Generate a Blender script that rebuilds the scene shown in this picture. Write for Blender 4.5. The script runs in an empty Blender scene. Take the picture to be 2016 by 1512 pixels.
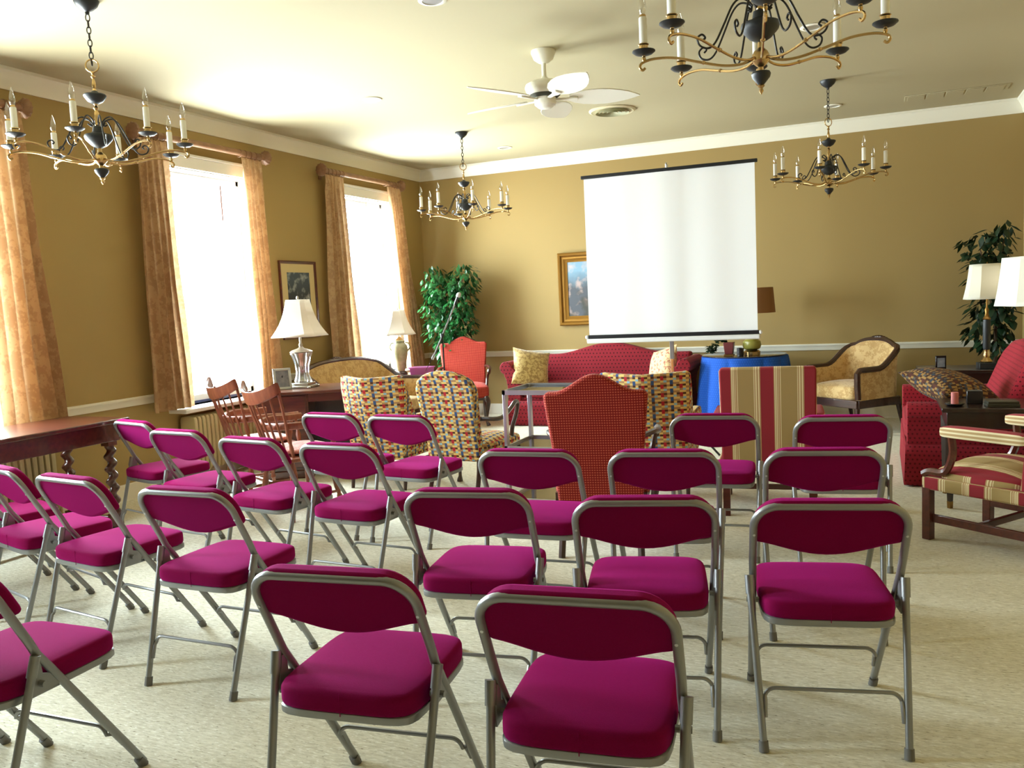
import bpy, bmesh, math, random
from math import sin, cos, pi, radians
from mathutils import Vector, Matrix

S = bpy.context.scene
COL = S.collection

# ------------------------------------------------------------------ camera
YAW, PITCH, ROLL, FPX, EYE = 0.41147007, 0.09623539, -0.04756282, 1664.3915, 1.43
fwd = Vector((-sin(YAW)*cos(PITCH), cos(YAW)*cos(PITCH), -sin(PITCH)))
rgt = Vector((cos(YAW), sin(YAW), 0))
upv = rgt.cross(fwd)
r2 = cos(ROLL)*rgt + sin(ROLL)*upv
u2 = -sin(ROLL)*rgt + cos(ROLL)*upv
cd = bpy.data.cameras.new('camera')
cam = bpy.data.objects.new('camera', cd)
COL.objects.link(cam)
cd.sensor_width = 36.0
cd.lens = FPX/2016*36
cd.clip_start = 0.02
m = Matrix.Identity(4)
for i in range(3):
    m[i][0], m[i][1], m[i][2] = r2[i], u2[i], -fwd[i]
m[2][3] = EYE
cam.matrix_world = m
S.camera = cam

# ------------------------------------------------------------------ room measures
XL, XR, YB, YF, ZC = -5.53, 1.34, 9.94, -5.5, 3.20
WIN = [3.48, 6.05, 8.62, 1.22]          # centres of the windows along the window wall, the added one last
WH, WZ0, WZ1 = 0.56, 0.66, 2.72         # half width, sill and head of each opening
HALF = [WH, WH, WH, .28]                # the narrow last window beside the camera is unseen, added to light the foreground

# ------------------------------------------------------------------ world, daylight, exposure
vs = S.view_settings
S.display_settings.display_device = 'sRGB'
vs.view_transform = 'Standard'
vs.look = 'None'
vs.gamma = 1.0
vs.use_curve_mapping = False
vs.exposure = 0.0
W = bpy.data.worlds.new('sky')
S.world = W
W.use_nodes = True
wn = W.node_tree
wn.nodes.clear()
wo = wn.nodes.new('ShaderNodeOutputWorld')
bg = wn.nodes.new('ShaderNodeBackground')
tc = wn.nodes.new('ShaderNodeTexCoord')
sx = wn.nodes.new('ShaderNodeSeparateXYZ')
cr = wn.nodes.new('ShaderNodeValToRGB')
mr = wn.nodes.new('ShaderNodeMapRange')
mr.inputs[1].default_value = -1
mr.inputs[2].default_value = 1
wn.links.new(tc.outputs['Generated'], sx.inputs[0])
wn.links.new(sx.outputs[2], mr.inputs[0])
wn.links.new(mr.outputs[0], cr.inputs[0])
wn.links.new(cr.outputs[0], bg.inputs[0])
wn.links.new(bg.outputs[0], wo.inputs[0])
e = cr.color_ramp.elements
e[0].position = 0.30; e[0].color = (0.84, 0.93, 0.92, 1)
e[1].position = 0.56; e[1].color = (0.80, 0.95, 1.0, 1)
bg.inputs[1].default_value = 80.0
W.cycles.sampling_method = 'MANUAL'
W.cycles.sample_map_resolution = 256
for i, wy in enumerate(WIN):
    ld = bpy.data.lights.new('window_daylight', 'AREA')
    ld.shape = 'RECTANGLE'
    ld.size = HALF[i]*2
    ld.size_y = WZ1-WZ0
    ld.cycles.is_portal = True
    lo = bpy.data.objects.new('window_daylight', ld)
    COL.objects.link(lo)
    lo.location = (XL-0.19, wy, (WZ0+WZ1)/2)
    lo.rotation_euler = (pi/2, 0, -pi/2)
S.cycles.max_bounces = 8
S.cycles.diffuse_bounces = 5
S.cycles.glossy_bounces = 4
S.cycles.transmission_bounces = 6
S.cycles.transparent_max_bounces = 12
S.cycles.caustics_reflective = False
S.cycles.caustics_refractive = False
S.cycles.sample_clamp_indirect = 6.0

rnd = random.Random(7)

# ------------------------------------------------------------------ materials
def lin(c):
    return tuple((x/255/12.92 if x/255 <= .04045 else ((x/255+.055)/1.055)**2.4) for x in c[:3]) + (1.0,)

def newmat(name):
    mt = bpy.data.materials.new(name)
    mt.use_nodes = True
    return mt, mt.node_tree, mt.node_tree.nodes['Principled BSDF']

def mth(nt, op, a, b=None, c=None):
    n = nt.nodes.new('ShaderNodeMath')
    n.operation = op
    for i, x in enumerate((a, b, c)):
        if x is None: continue
        if hasattr(x, 'is_linked'): nt.links.new(x, n.inputs[i])
        else: n.inputs[i].default_value = x
    return n.outputs[0]

def mix(nt, f, a, b):
    n = nt.nodes.new('ShaderNodeMix')
    n.data_type = 'RGBA'
    for s, x in ((0, f), (6, a), (7, b)):
        if hasattr(x, 'is_linked'): nt.links.new(x, n.inputs[s])
        else: n.inputs[s].default_value = x
    return n.outputs[2]

def noise(nt, scale, detail=3, vec=None, rough=.5, stretch=None):
    n = nt.nodes.new('ShaderNodeTexNoise')
    n.inputs['Scale'].default_value = scale
    n.inputs['Detail'].default_value = detail
    n.inputs['Roughness'].default_value = rough
    t = nt.nodes.new('ShaderNodeTexCoord')
    src = t.outputs['Object']
    if stretch:
        mp = nt.nodes.new('ShaderNodeMapping')
        mp.inputs['Scale'].default_value = stretch
        nt.links.new(src, mp.inputs[0])
        src = mp.outputs[0]
    nt.links.new(src, n.inputs['Vector'])
    return n.outputs[0]

def bump(nt, bs, h, strength=.3, dist=.01):
    b = nt.nodes.new('ShaderNodeBump')
    b.inputs['Strength'].default_value = strength
    b.inputs['Distance'].default_value = dist
    nt.links.new(h, b.inputs['Height'])
    nt.links.new(b.outputs[0], bs.inputs['Normal'])

def pm(name, col, rough=.5, metal=0, var=None, bmp=None, sheen=0, coat=0, spec=None):
    mt, nt, bs = newmat(name)
    bs.inputs['Base Color'].default_value = lin(col)
    bs.inputs['Roughness'].default_value = rough
    bs.inputs['Metallic'].default_value = metal
    if spec is not None: bs.inputs['Specular IOR Level'].default_value = spec
    if sheen:
        bs.inputs['Sheen Weight'].default_value = sheen
        bs.inputs['Sheen Tint'].default_value = (1, .06, .58, 1)
        bs.inputs['Sheen Roughness'].default_value = .4
    if coat: bs.inputs['Coat Weight'].default_value = coat
    if var:                                   # (scale, second colour, stretch)
        f = noise(nt, var[0], 4, stretch=var[2] if len(var) > 2 else None)
        f = mth(nt, 'MULTIPLY_ADD', f, 2.2, -.6)
        n = f.node; n.use_clamp = True
        nt.links.new(mix(nt, f, lin(col), lin(var[1])), bs.inputs['Base Color'])
    if bmp: bump(nt, bs, noise(nt, bmp[0], 3), bmp[1], bmp[2] if len(bmp) > 2 else .01)
    return mt

def boxuv(nt):
    """plan coordinates on each face of an upholstered part, in metres"""
    t = nt.nodes.new('ShaderNodeTexCoord')
    p = nt.nodes.new('ShaderNodeSeparateXYZ')
    q = nt.nodes.new('ShaderNodeSeparateXYZ')
    nt.links.new(t.outputs['Object'], p.inputs[0])
    nt.links.new(t.outputs['Normal'], q.inputs[0])
    nx = mth(nt, 'GREATER_THAN', mth(nt, 'ABSOLUTE', q.outputs[0]), .72)
    nz = mth(nt, 'GREATER_THAN', mth(nt, 'ABSOLUTE', q.outputs[2]), .72)
    def sel(f, a, b):
        return mth(nt, 'ADD', mth(nt, 'MULTIPLY', a, mth(nt, 'SUBTRACT', 1.0, f)), mth(nt, 'MULTIPLY', b, f))
    return sel(nx, p.outputs[0], p.outputs[1]), sel(nz, p.outputs[2], p.outputs[1])

def fr(nt, x, per, off=0.0):
    return mth(nt, 'FRACT', mth(nt, 'ADD', mth(nt, 'DIVIDE', x, per), 100.0+off))

def fl(nt, x, per):
    return mth(nt, 'FLOOR', mth(nt, 'ADD', mth(nt, 'DIVIDE', x, per), 1200.0))

def between(nt, x, a, b):
    return mth(nt, 'MULTIPLY', mth(nt, 'GREATER_THAN', x, a), mth(nt, 'LESS_THAN', x, b))

def fabric(name, rough=.85, sheen=.04):
    mt, nt, bs = newmat(name)
    bs.inputs['Roughness'].default_value = rough
    bs.inputs['Sheen Weight'].default_value = sheen
    bs.inputs['Specular IOR Level'].default_value = .2
    bump(nt, bs, noise(nt, 500, 2), .25, .002)
    return mt, nt, bs

def m_lattice():
    mt, nt, bs = fabric('red lattice upholstery')
    u, v = boxuv(nt)
    fu, fv = fr(nt, u, .0138), fr(nt, v, .0142)
    mark = mth(nt, 'MULTIPLY', between(nt, fu, .25, .80), between(nt, fv, .35, .78))
    line = mth(nt, 'MAXIMUM', mth(nt, 'LESS_THAN', fu, .14), mth(nt, 'LESS_THAN', fv, .14))
    c = mix(nt, mark, lin((148, 38, 34)), lin((196, 96, 70)))
    c = mix(nt, line, c, lin((112, 24, 22)))
    nt.links.new(c, bs.inputs['Base Color'])
    return mt

def m_dots(name, base, dot, per=.042):
    mt, nt, bs = fabric(name)
    u, v = boxuv(nt)
    row = fl(nt, v, per)
    odd = mth(nt, 'MULTIPLY', mth(nt, 'MODULO', row, 2.0), .5)
    fu = mth(nt, 'FRACT', mth(nt, 'ADD', mth(nt, 'ADD', mth(nt, 'DIVIDE', u, per), 100.0), odd))
    fv = fr(nt, v, per)
    d = mth(nt, 'ADD', mth(nt, 'ABSOLUTE', mth(nt, 'SUBTRACT', fu, .5)), mth(nt, 'ABSOLUTE', mth(nt, 'SUBTRACT', fv, .5)))
    k = mth(nt, 'LESS_THAN', d, .24)
    w = mth(nt, 'GREATER_THAN', mth(nt, 'ADD', fr(nt, mth(nt, 'ADD', u, v), .010), fr(nt, mth(nt, 'SUBTRACT', u, v), .010)), 1.35)
    c = mix(nt, w, lin(base), lin(tuple(min(255, int(x*1.25+14)) for x in base)))
    nt.links.new(mix(nt, k, c, lin(dot)), bs.inputs['Base Color'])
    return mt

def m_tapestry(name='woven tapestry upholstery', yel=(222, 188, 112), tan=(168, 128, 88), pale=(140, 186, 206), red=(172, 40, 48), blue=(58, 84, 128)):
    mt, nt, bs = fabric(name)
    u, v = boxuv(nt)
    cu, cv = fl(nt, u, .021), fl(nt, v, .0150)
    a6 = mth(nt, 'MODULO', cu, 6.0)
    r4 = mth(nt, 'MODULO', cv, 4.0)
    yb = mth(nt, 'LESS_THAN', mth(nt, 'MODULO', mth(nt, 'ADD', cv, mth(nt, 'FLOOR', mth(nt, 'DIVIDE', cu, 2.0))), 2.0), .5)
    c = mix(nt, yb, lin(tan), lin(yel))
    lo, hi = mth(nt, 'LESS_THAN', r4, 1.5), mth(nt, 'GREATER_THAN', r4, 1.5)
    dk = mth(nt, 'MULTIPLY', mth(nt, 'COMPARE', mth(nt, 'MODULO', cu, 2.0), 1.0, .1), mth(nt, 'COMPARE', r4, 1.0, .1))
    c = mix(nt, dk, c, lin((82, 52, 36)))
    c = mix(nt, mth(nt, 'MULTIPLY', mth(nt, 'COMPARE', a6, 0.0, .1), lo), c, lin(red))
    c = mix(nt, mth(nt, 'MULTIPLY', mth(nt, 'COMPARE', a6, 3.0, .1), hi), c, lin(blue))
    c = mix(nt, mth(nt, 'MULTIPLY', mth(nt, 'COMPARE', a6, 1.0, .1), mth(nt, 'COMPARE', r4, 3.0, .1)), c, lin(pale))
    c = mix(nt, mth(nt, 'MULTIPLY', mth(nt, 'COMPARE', a6, 4.0, .1), mth(nt, 'COMPARE', r4, 0.0, .1)), c, lin(pale))
    nt.links.new(c, bs.inputs['Base Color'])
    return mt

def m_stripe():
    mt, nt, bs = fabric('striped upholstery')
    u, v = boxuv(nt)
    f = fr(nt, u, .258, .145)
    rp = nt.nodes.new('ShaderNodeValToRGB')
    rp.color_ramp.interpolation = 'CONSTANT'
    red, cream, tan, olive = (138, 40, 48), (214, 200, 156), (166, 132, 90), (158, 134, 86)
    stops = [(0, red), (.29, tan), (.31, cream), (.335, tan), (.35, cream), (.375, tan), (.395, cream), (.41, tan), (.44, cream), (.455, olive),
             (.83, cream), (.845, tan), (.87, cream), (.90, tan), (.93, cream), (.96, tan), (.985, red)]
    el = rp.color_ramp.elements
    for i, (p, c) in enumerate(stops):
        x = el[i] if i < 2 else el.new(p)
        x.position = p
        x.color = lin(c)
    nt.links.new(f, rp.inputs[0])
    nt.links.new(rp.outputs[0], bs.inputs['Base Color'])
    return mt

def m_damask(name, a, b, scale=14, sheen=.3, thr=.5, trans=0.0, rough=.7):
    mt, nt, bs = fabric(name, rough, sheen)
    f = noise(nt, scale, 5, rough=.6)
    g = noise(nt, scale*4, 2)
    k = mth(nt, 'ADD', f, mth(nt, 'MULTIPLY', g, .25))
    k = mth(nt, 'MULTIPLY_ADD', mth(nt, 'SUBTRACT', k, thr+.12), 14.0, .5)
    k.node.use_clamp = True
    c = mix(nt, k, lin(a), lin(b))
    nt.links.new(c, bs.inputs['Base Color'])
    if trans:
        tr = nt.nodes.new('ShaderNodeBsdfTranslucent')
        nt.links.new(c, tr.inputs[0])
        ms = nt.nodes.new('ShaderNodeMixShader')
        ms.inputs[0].default_value = trans
        out = nt.nodes['Material Output']
        nt.links.new(bs.outputs[0], ms.inputs[1])
        nt.links.new(tr.outputs[0], ms.inputs[2])
        nt.links.new(ms.outputs[0], out.inputs[0])
    return mt

def m_trans(name, col, w=.5, rough=.6):
    mt, nt, bs = newmat(name)
    bs.inputs['Base Color'].default_value = lin(col)
    bs.inputs['Roughness'].default_value = rough
    tr = nt.nodes.new('ShaderNodeBsdfTranslucent')
    tr.inputs[0].default_value = lin(col)
    ms = nt.nodes.new('ShaderNodeMixShader')
    ms.inputs[0].default_value = w
    nt.links.new(bs.outputs[0], ms.inputs[1])
    nt.links.new(tr.outputs[0], ms.inputs[2])
    nt.links.new(ms.outputs[0], nt.nodes['Material Output'].inputs[0])
    return mt

def m_glass(name, col=(255, 255, 255), refl=.12, rough=.02):
    """thin glass: mostly clear, a little mirror-like"""
    mt, nt, bs = newmat(name)
    nt.nodes.remove(bs)
    t = nt.nodes.new('ShaderNodeBsdfTransparent')
    t.inputs[0].default_value = lin(col)
    g = nt.nodes.new('ShaderNodeBsdfGlossy')
    g.inputs['Roughness'].default_value = rough
    lw = nt.nodes.new('ShaderNodeLayerWeight')
    lw.inputs[0].default_value = .3
    ms = nt.nodes.new('ShaderNodeMixShader')
    nt.links.new(mth(nt, 'MULTIPLY_ADD', lw.outputs[1], .5, refl), ms.inputs[0])
    nt.links.new(t.outputs[0], ms.inputs[1])
    nt.links.new(g.outputs[0], ms.inputs[2])
    nt.links.new(ms.outputs[0], nt.nodes['Material Output'].inputs[0])
    return mt

def m_carpet():
    mt, nt, bs = newmat('ribbed loop carpet')
    bs.inputs['Roughness'].default_value = .95
    bs.inputs['Specular IOR Level'].default_value = .1
    a = noise(nt, 1.0, 3, stretch=(20, 95, 1))
    b = noise(nt, 1.0, 2, stretch=(42, 170, 1))
    k = mth(nt, 'MULTIPLY_ADD', a, 2.4, -.7)
    k.node.use_clamp = True
    c = mix(nt, k, lin((200, 194, 172)), lin((232, 228, 210)))
    k2 = mth(nt, 'MULTIPLY_ADD', b, 7.0, -4.0)
    k2.node.use_clamp = True
    c = mix(nt, k2, c, lin((248, 246, 236)))
    k3 = mth(nt, 'MULTIPLY_ADD', b, -9.0, 3.3)
    k3.node.use_clamp = True
    c = mix(nt, k3, c, lin((130, 118, 92)))
    nt.links.new(c, bs.inputs['Base Color'])
    bump(nt, bs, b, .5, .006)
    return mt

def m_landscape(name, seed, sky, skyw, ground, tree):
    """a generic misty landscape in oils"""
    mt, nt, bs = newmat(name)
    bs.inputs['Roughness'].default_value = .5
    t = nt.nodes.new('ShaderNodeTexCoord')
    p = nt.nodes.new('ShaderNodeSeparateXYZ')
    nt.links.new(t.outputs['Generated'], p.inputs[0])
    h = p.outputs[2]
    n1, n2 = noise(nt, 4+seed, 5), noise(nt, 9+seed, 5)
    k = mth(nt, 'MULTIPLY_ADD', mth(nt, 'ADD', h, mth(nt, 'MULTIPLY', n1, .5)), 3.0, -2.2)
    k.node.use_clamp = True
    c = mix(nt, k, lin(ground), lin(sky))
    k = mth(nt, 'MULTIPLY_ADD', n2, 6, -3.1)
    k.node.use_clamp = True
    c = mix(nt, mth(nt, 'MULTIPLY', k, .6), c, lin(skyw))
    k = mth(nt, 'MULTIPLY_ADD', mth(nt, 'SUBTRACT', n1, mth(nt, 'MULTIPLY', h, .25)), 9, -3.6)
    k.node.use_clamp = True
    c = mix(nt, mth(nt, 'MULTIPLY', k, .8), c, lin(tree))
    nt.links.new(c, bs.inputs['Base Color'])
    return mt

def m_striparm():
    mt, nt, bs = fabric('striped arm pad')
    t = nt.nodes.new('ShaderNodeTexCoord')
    q = nt.nodes.new('ShaderNodeSeparateXYZ')
    p = nt.nodes.new('ShaderNodeSeparateXYZ')
    nt.links.new(t.outputs['Normal'], q.inputs[0])
    nt.links.new(t.outputs['Object'], p.inputs[0])
    c = mix(nt, between(nt, fr(nt, p.outputs[2], .022), .2, .65), lin((176, 146, 102)), lin((222, 208, 168)))
    c = mix(nt, mth(nt, 'GREATER_THAN', q.outputs[2], .6), c, lin((150, 52, 58)))
    nt.links.new(c, bs.inputs['Base Color'])
    return mt
STRIPEARM = m_striparm()
WALL = pm('tan wall paint', (156, 131, 79), .75, bmp=(240, .06, .002))
CEIL = pm('cream ceiling paint', (172, 162, 130), .85)
TRIM = pm('white gloss trim', (232, 228, 212), .4)
SASH = pm('white sash paint', (238, 238, 236), .4)
CARPET = m_carpet()
MAROON = pm('burgundy chair fabric', (134, 13, 71), .8, var=(900, (106, 8, 54)), bmp=(700, .35, .003), sheen=.36, spec=.02)
CHAIRGREY = pm('grey enamelled tube', (142, 143, 143), .34, .55)
CAP = pm('grey rubber cap', (104, 102, 98), .6)
LATTICE = m_lattice()
SOFARED = m_dots('red dotted upholstery', (116, 22, 32), (54, 8, 14))
LOVERED = m_dots('crimson woven upholstery', (132, 24, 36), (76, 8, 16), .030)
TAPESTRY = m_tapestry()
TAPDARK = m_tapestry('dark tapestry weave', (150, 116, 66), (66, 44, 34), (84, 84, 80), (84, 46, 40), (56, 62, 74))
STRIPE = m_stripe()
TAN = m_damask('tan damask upholstery', (182, 146, 92), (204, 172, 118), 16)
GOLD = m_damask('gold brocade', (150, 120, 66), (196, 168, 106), 30, .5)
FLORAL = m_damask('cream floral weave', (214, 190, 142), (168, 96, 78), 24, .2, .55)
CURTAIN = m_damask('gold damask curtain', (176, 142, 106), (192, 160, 122), 11, .0, .5, .13)
MAHOG = pm('mahogany', (92, 40, 26), .28, var=(5, (64, 26, 18), (1, 8, 8)), coat=.4)
DARKWOOD = pm('dark walnut', (66, 36, 24), .32, var=(5, (44, 24, 16), (1, 8, 8)), coat=.3)
BLACKWOOD = pm('near-black wood', (40, 24, 18), .3, coat=.3)
WARMWOOD = pm('reddish maple', (146, 82, 54), .35, var=(6, (118, 60, 40), (8, 8, 1)), coat=.3)
RODWOOD = pm('carved rod wood', (150, 112, 80), .5, var=(12, (120, 84, 58)))
BRASS = pm('polished brass', (196, 164, 112), .26, 1)
DARKBRASS = pm('aged brass', (140, 106, 58), .35, 1)
NAVY = pm('blue-black enamel', (28, 32, 36), .45)
IRON = pm('black iron', (32, 29, 26), .45, .3)
CANDLE = pm('white candle sleeve', (240, 238, 230), .5)
BULB = m_glass('clear bulb glass', (250, 248, 244), .16)
PANE = m_glass('window glass', (255, 255, 255), .03)
SMOKE = m_glass('smoked glass', (92, 96, 100), .22)
WHITEFAN = pm('white fan enamel', (236, 234, 222), .4)
VENTMETAL = pm('cream vent metal', (214, 204, 170), .5)
VENTDARK = pm('dark vent gap', (60, 60, 46), .8)
LOUVRE = pm('olive vent louvre', (150, 148, 118), .6)
SCREEN = m_trans('white screen fabric', (244, 246, 250), .12, .7)
BLACKMETAL = pm('black metal', (22, 24, 30), .35)
WHITEMETAL = pm('white metal', (230, 232, 236), .35)
SILVER = pm('brushed aluminium', (190, 192, 198), .28, .9)
ORANGEWOOD = pm('orange pole', (190, 124, 74), .4)
BLUECLOTH = m_dots('blue dotted cloth', (22, 70, 156), (40, 98, 190), .024)
GILT = pm('gilt frame', (150, 108, 44), .38, .7, bmp=(60, .3, .004))
MATBOARD = pm('cream mat board', (196, 176, 128), .8)
PRINT = m_landscape('dark print', 2.0, (48, 62, 74), (190, 196, 196), (26, 30, 34), (20, 24, 28))
OIL = m_landscape('oil landscape', 0.0, (116, 150, 172), (200, 168, 156), (70, 74, 82), (50, 48, 36))
LEAF = m_trans('glossy leaf', (26, 78, 34), .14, .32)
LEAFDARK = m_trans('dark leaf', (24, 50, 28), .14, .4)
BARK = pm('plant stem', (84, 62, 44), .8)
BASKET = pm('brown basket', (98, 64, 40), .8, bmp=(80, .6, .01))
SHADE = m_trans('white silk shade', (244, 238, 230), .4, .7)
SHADECREAM = m_trans('cream linen shade', (240, 238, 226), .3, .7)
SHADETAN = m_trans('brown parchment shade', (150, 104, 62), .3, .7)
CRYSTAL = m_glass('cut crystal', (250, 252, 255), .42, .12)
PEWTER = pm('antique silver', (176, 170, 156), .3, .9)
PORCELAIN = pm('painted porcelain', (206, 194, 160), .25, var=(9, (120, 132, 92)))
PURPLE = m_trans('purple plastic', (214, 128, 196), .4, .3)
RADIATOR = pm('beige radiator paint', (190, 176, 134), .45)
PINKPAD = m_damask('rose seat pad', (196, 112, 104), (222, 156, 140), 26, .3)
STEEL = pm('picture frame silver', (200, 202, 206), .3, .8)
PHOTO = pm('faded photograph', (150, 156, 168), .5, var=(20, (96, 104, 120)))
GREENGLAZE = pm('olive glaze', (142, 138, 62), .3)
POTRED = pm('oxblood pot', (104, 38, 40), .4)
WAX = pm('pink candle wax', (196, 112, 108), .5)
BLACKBOX = pm('black lacquer', (26, 24, 26), .25)
PINKCUP = pm('pale pink cup', (222, 180, 180), .3)
GREYRIM = pm('dark seal', (58, 68, 108), .5)

# ------------------------------------------------------------------ mesh building
class MB:
    def __init__(s):
        s.v, s.f = [], []
    def add(s, vs, fs, M=None):
        o = len(s.v)
        s.v += [tuple(M @ Vector(p)) if M else tuple(p) for p in vs]
        s.f += [tuple(i+o for i in f) for f in fs]
        return s
    def box(s, c, d, M=None):
        x, y, z = (k/2 for k in d)
        vs = [(c[0]+a*x, c[1]+b*y, c[2]+e*z) for a in (-1, 1) for b in (-1, 1) for e in (-1, 1)]
        return s.add(vs, [(0, 1, 3, 2), (4, 6, 7, 5), (0, 4, 5, 1), (2, 3, 7, 6), (0, 2, 6, 4), (1, 5, 7, 3)], M)
    def bb(s, x0, x1, y0, y1, z0, z1, M=None):
        return s.box(((x0+x1)/2, (y0+y1)/2, (z0+z1)/2), (x1-x0, y1-y0, z1-z0), M)
    def tube(s, pts, r, n=8, closed=False, flat=1.0):
        P = [Vector(p) for p in pts]
        N = len(P)
        R = r if isinstance(r, (list, tuple)) else [r]*N
        T = []
        for i in range(N):
            a = P[(i-1) % N] if (closed or i > 0) else P[i]
            b = P[(i+1) % N] if (closed or i < N-1) else P[i]
            T.append((b-a).normalized())
        ref = Vector((0, 0, 1)) if abs(T[0].z) < .9 else Vector((1, 0, 0))
        u = (ref - T[0]*ref.dot(T[0])).normalized()
        vs, fs = [], []
        for i in range(N):
            u = (u - T[i]*u.dot(T[i])).normalized()
            w = T[i].cross(u)
            for k in range(n):
                a = 2*pi*k/n
                vs.append(P[i] + (u*cos(a)*flat + w*sin(a))*R[i])
        M = N if closed else N-1
        for i in range(M):
            j = (i+1) % N
            for k in range(n):
                l = (k+1) % n
                fs.append((i*n+k, i*n+l, j*n+l, j*n+k))
        if not closed:
            fs.append(tuple(range(n-1, -1, -1)))
            fs.append(tuple(range((N-1)*n, N*n)))
        return s.add(vs, fs)
    def lathe(s, prof, n=24, c=(0, 0, 0), M=None, rib=None):
        vs, fs = [], []
        for (r, z) in prof:
            for k in range(n):
                a = 2*pi*k/n
                q = r*(1+(rib[1]*cos(rib[0]*a) if rib else 0))
                vs.append((c[0]+q*cos(a), c[1]+q*sin(a), c[2]+z))
        for i in range(len(prof)-1):
            for k in range(n):
                l = (k+1) % n
                fs.append((i*n+k, i*n+l, (i+1)*n+l, (i+1)*n+k))
        if prof[0][0] > 1e-5: fs.append(tuple(range(n-1, -1, -1)))
        if prof[-1][0] > 1e-5: fs.append(tuple(range((len(prof)-1)*n, len(prof)*n)))
        return s.add(vs, fs, M)
    def prism(s, out, fn0, fn1):
        """closed outline (a,b) -> two faces through fn0 and fn1"""
        n = len(out)
        vs = [fn0(a, b) for a, b in out] + [fn1(a, b) for a, b in out]
        fs = [tuple(range(n-1, -1, -1)), tuple(range(n, 2*n))]
        fs += [(i, (i+1) % n, n+(i+1) % n, n+i) for i in range(n)]
        return s.add(vs, fs)
    def sbox(s, c, d, p=6, crown=0, n=8, M=None, taper=0, post=None):
        """soft-edged upholstered block"""
        idx, vs, fs = {}, [], []
        def vert(a, b, e):
            k = (round(a, 5), round(b, 5), round(e, 5))
            if k not in idx:
                r = (abs(a)**p+abs(b)**p+abs(e)**p)**(1/p)
                x, y, z = a/r, b/r, e/r
                if e > 0: z += 2*crown/d[2]*(1-a*a)*(1-b*b)
                q = Vector((c[0]+x*d[0]/2*(1+taper*y), c[1]+y*d[1]/2, c[2]+z*d[2]/2))
                if post: q = Vector(post(a, b, e, q))
                idx[k] = len(vs)
                vs.append(q)
            return idx[k]
        g = [-1+2*i/n for i in range(n+1)]
        g = [sin(t*pi/2)**1 if abs(t) < 1 else t for t in g]
        for ax in range(3):
            for sg in (-1, 1):
                for i in range(n):
                    for j in range(n):
                        q = []
                        for a, b in ((g[i], g[j]), (g[i+1], g[j]), (g[i+1], g[j+1]), (g[i], g[j+1])):
                            t = [0, 0, 0]
                            t[ax], t[(ax+1) % 3], t[(ax+2) % 3] = sg, a, b
                            q.append(vert(*t))
                        fs.append(tuple(q if sg > 0 else q[::-1]))
        return s.add(vs, fs, M)
    def grid(s, nu, nv, fn):
        vs = [fn(i/nu, j/nv) for j in range(nv+1) for i in range(nu+1)]
        fs = [(j*(nu+1)+i, j*(nu+1)+i+1, (j+1)*(nu+1)+i+1, (j+1)*(nu+1)+i) for j in range(nv) for i in range(nu)]
        return s.add(vs, fs)
    def build(s, name, mt, parent=None, bev=0, seg=2, ang=38, solid=0, smooth=True):
        me = bpy.data.meshes.new(name)
        me.from_pydata(s.v, [], s.f)
        bm = bmesh.new()
        bm.from_mesh(me)
        bmesh.ops.recalc_face_normals(bm, faces=bm.faces)
        bm.to_mesh(me)
        bm.free()
        me.materials.append(mt)
        if smooth:
            me.polygons.foreach_set('use_smooth', [True]*len(me.polygons))
            me.set_sharp_from_angle(angle=radians(ang))
        o = bpy.data.objects.new(name, me)
        COL.objects.link(o)
        if parent: o.parent = parent
        if solid:
            q = o.modifiers.new('thickness', 'SOLIDIFY')
            q.thickness = solid
            q.offset = 0
        if bev:
            q = o.modifiers.new('bevel', 'BEVEL')
            q.width = bev
            q.segments = seg
            q.limit_method = 'ANGLE'
            q.angle_limit = radians(40)
        return o

def thing(name, label, cat, loc=(0, 0, 0), rz=0, group=None):
    o = bpy.data.objects.new(name, None)
    o.empty_display_size = .1
    COL.objects.link(o)
    o.location = loc
    o.rotation_euler = (0, 0, rz)
    return tag(o, label, cat, group)

def tag(o, label, cat, group=None):
    o['label'] = label
    o['category'] = cat
    if group: o['group'] = group
    return o

def at(o, loc, rz=0):
    o.location = loc
    o.rotation_euler = (0, 0, rz)
    return o

def struct(o):
    o['kind'] = 'structure'
    return o

def dup(root, loc, rz, label, group=None):
    r = root.copy()
    COL.objects.link(r)
    r.location = loc
    r.rotation_euler = (0, 0, rz)
    r['label'] = label
    if group: r['group'] = group
    for ch in list(root.children):
        c = ch.copy()
        COL.objects.link(c)
        c.parent = r
        for g in ch.children:
            d = g.copy()
            COL.objects.link(d)
            d.parent = c
    return r

def arc(c, r, a0, a1, n, plane='xz', y=0.0):
    out = []
    for i in range(n+1):
        a = a0+(a1-a0)*i/n
        out.append((c[0]+r*cos(a), c[1]+r*sin(a)))
    return out

def smoothpath(pts, n=6):
    """Catmull-Rom through the points"""
    P = [Vector(p) for p in pts]
    P = [P[0]*2-P[1]]+P+[P[-1]*2-P[-2]]
    out = []
    for i in range(1, len(P)-2):
        for k in range(n):
            t = k/n
            a, b, c, d = P[i-1], P[i], P[i+1], P[i+2]
            out.append(.5*((2*b)+(c-a)*t+(2*a-5*b+4*c-d)*t*t+(3*b-a-3*c+d)*t**3))
    out.append(P[-2])
    return out

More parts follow.
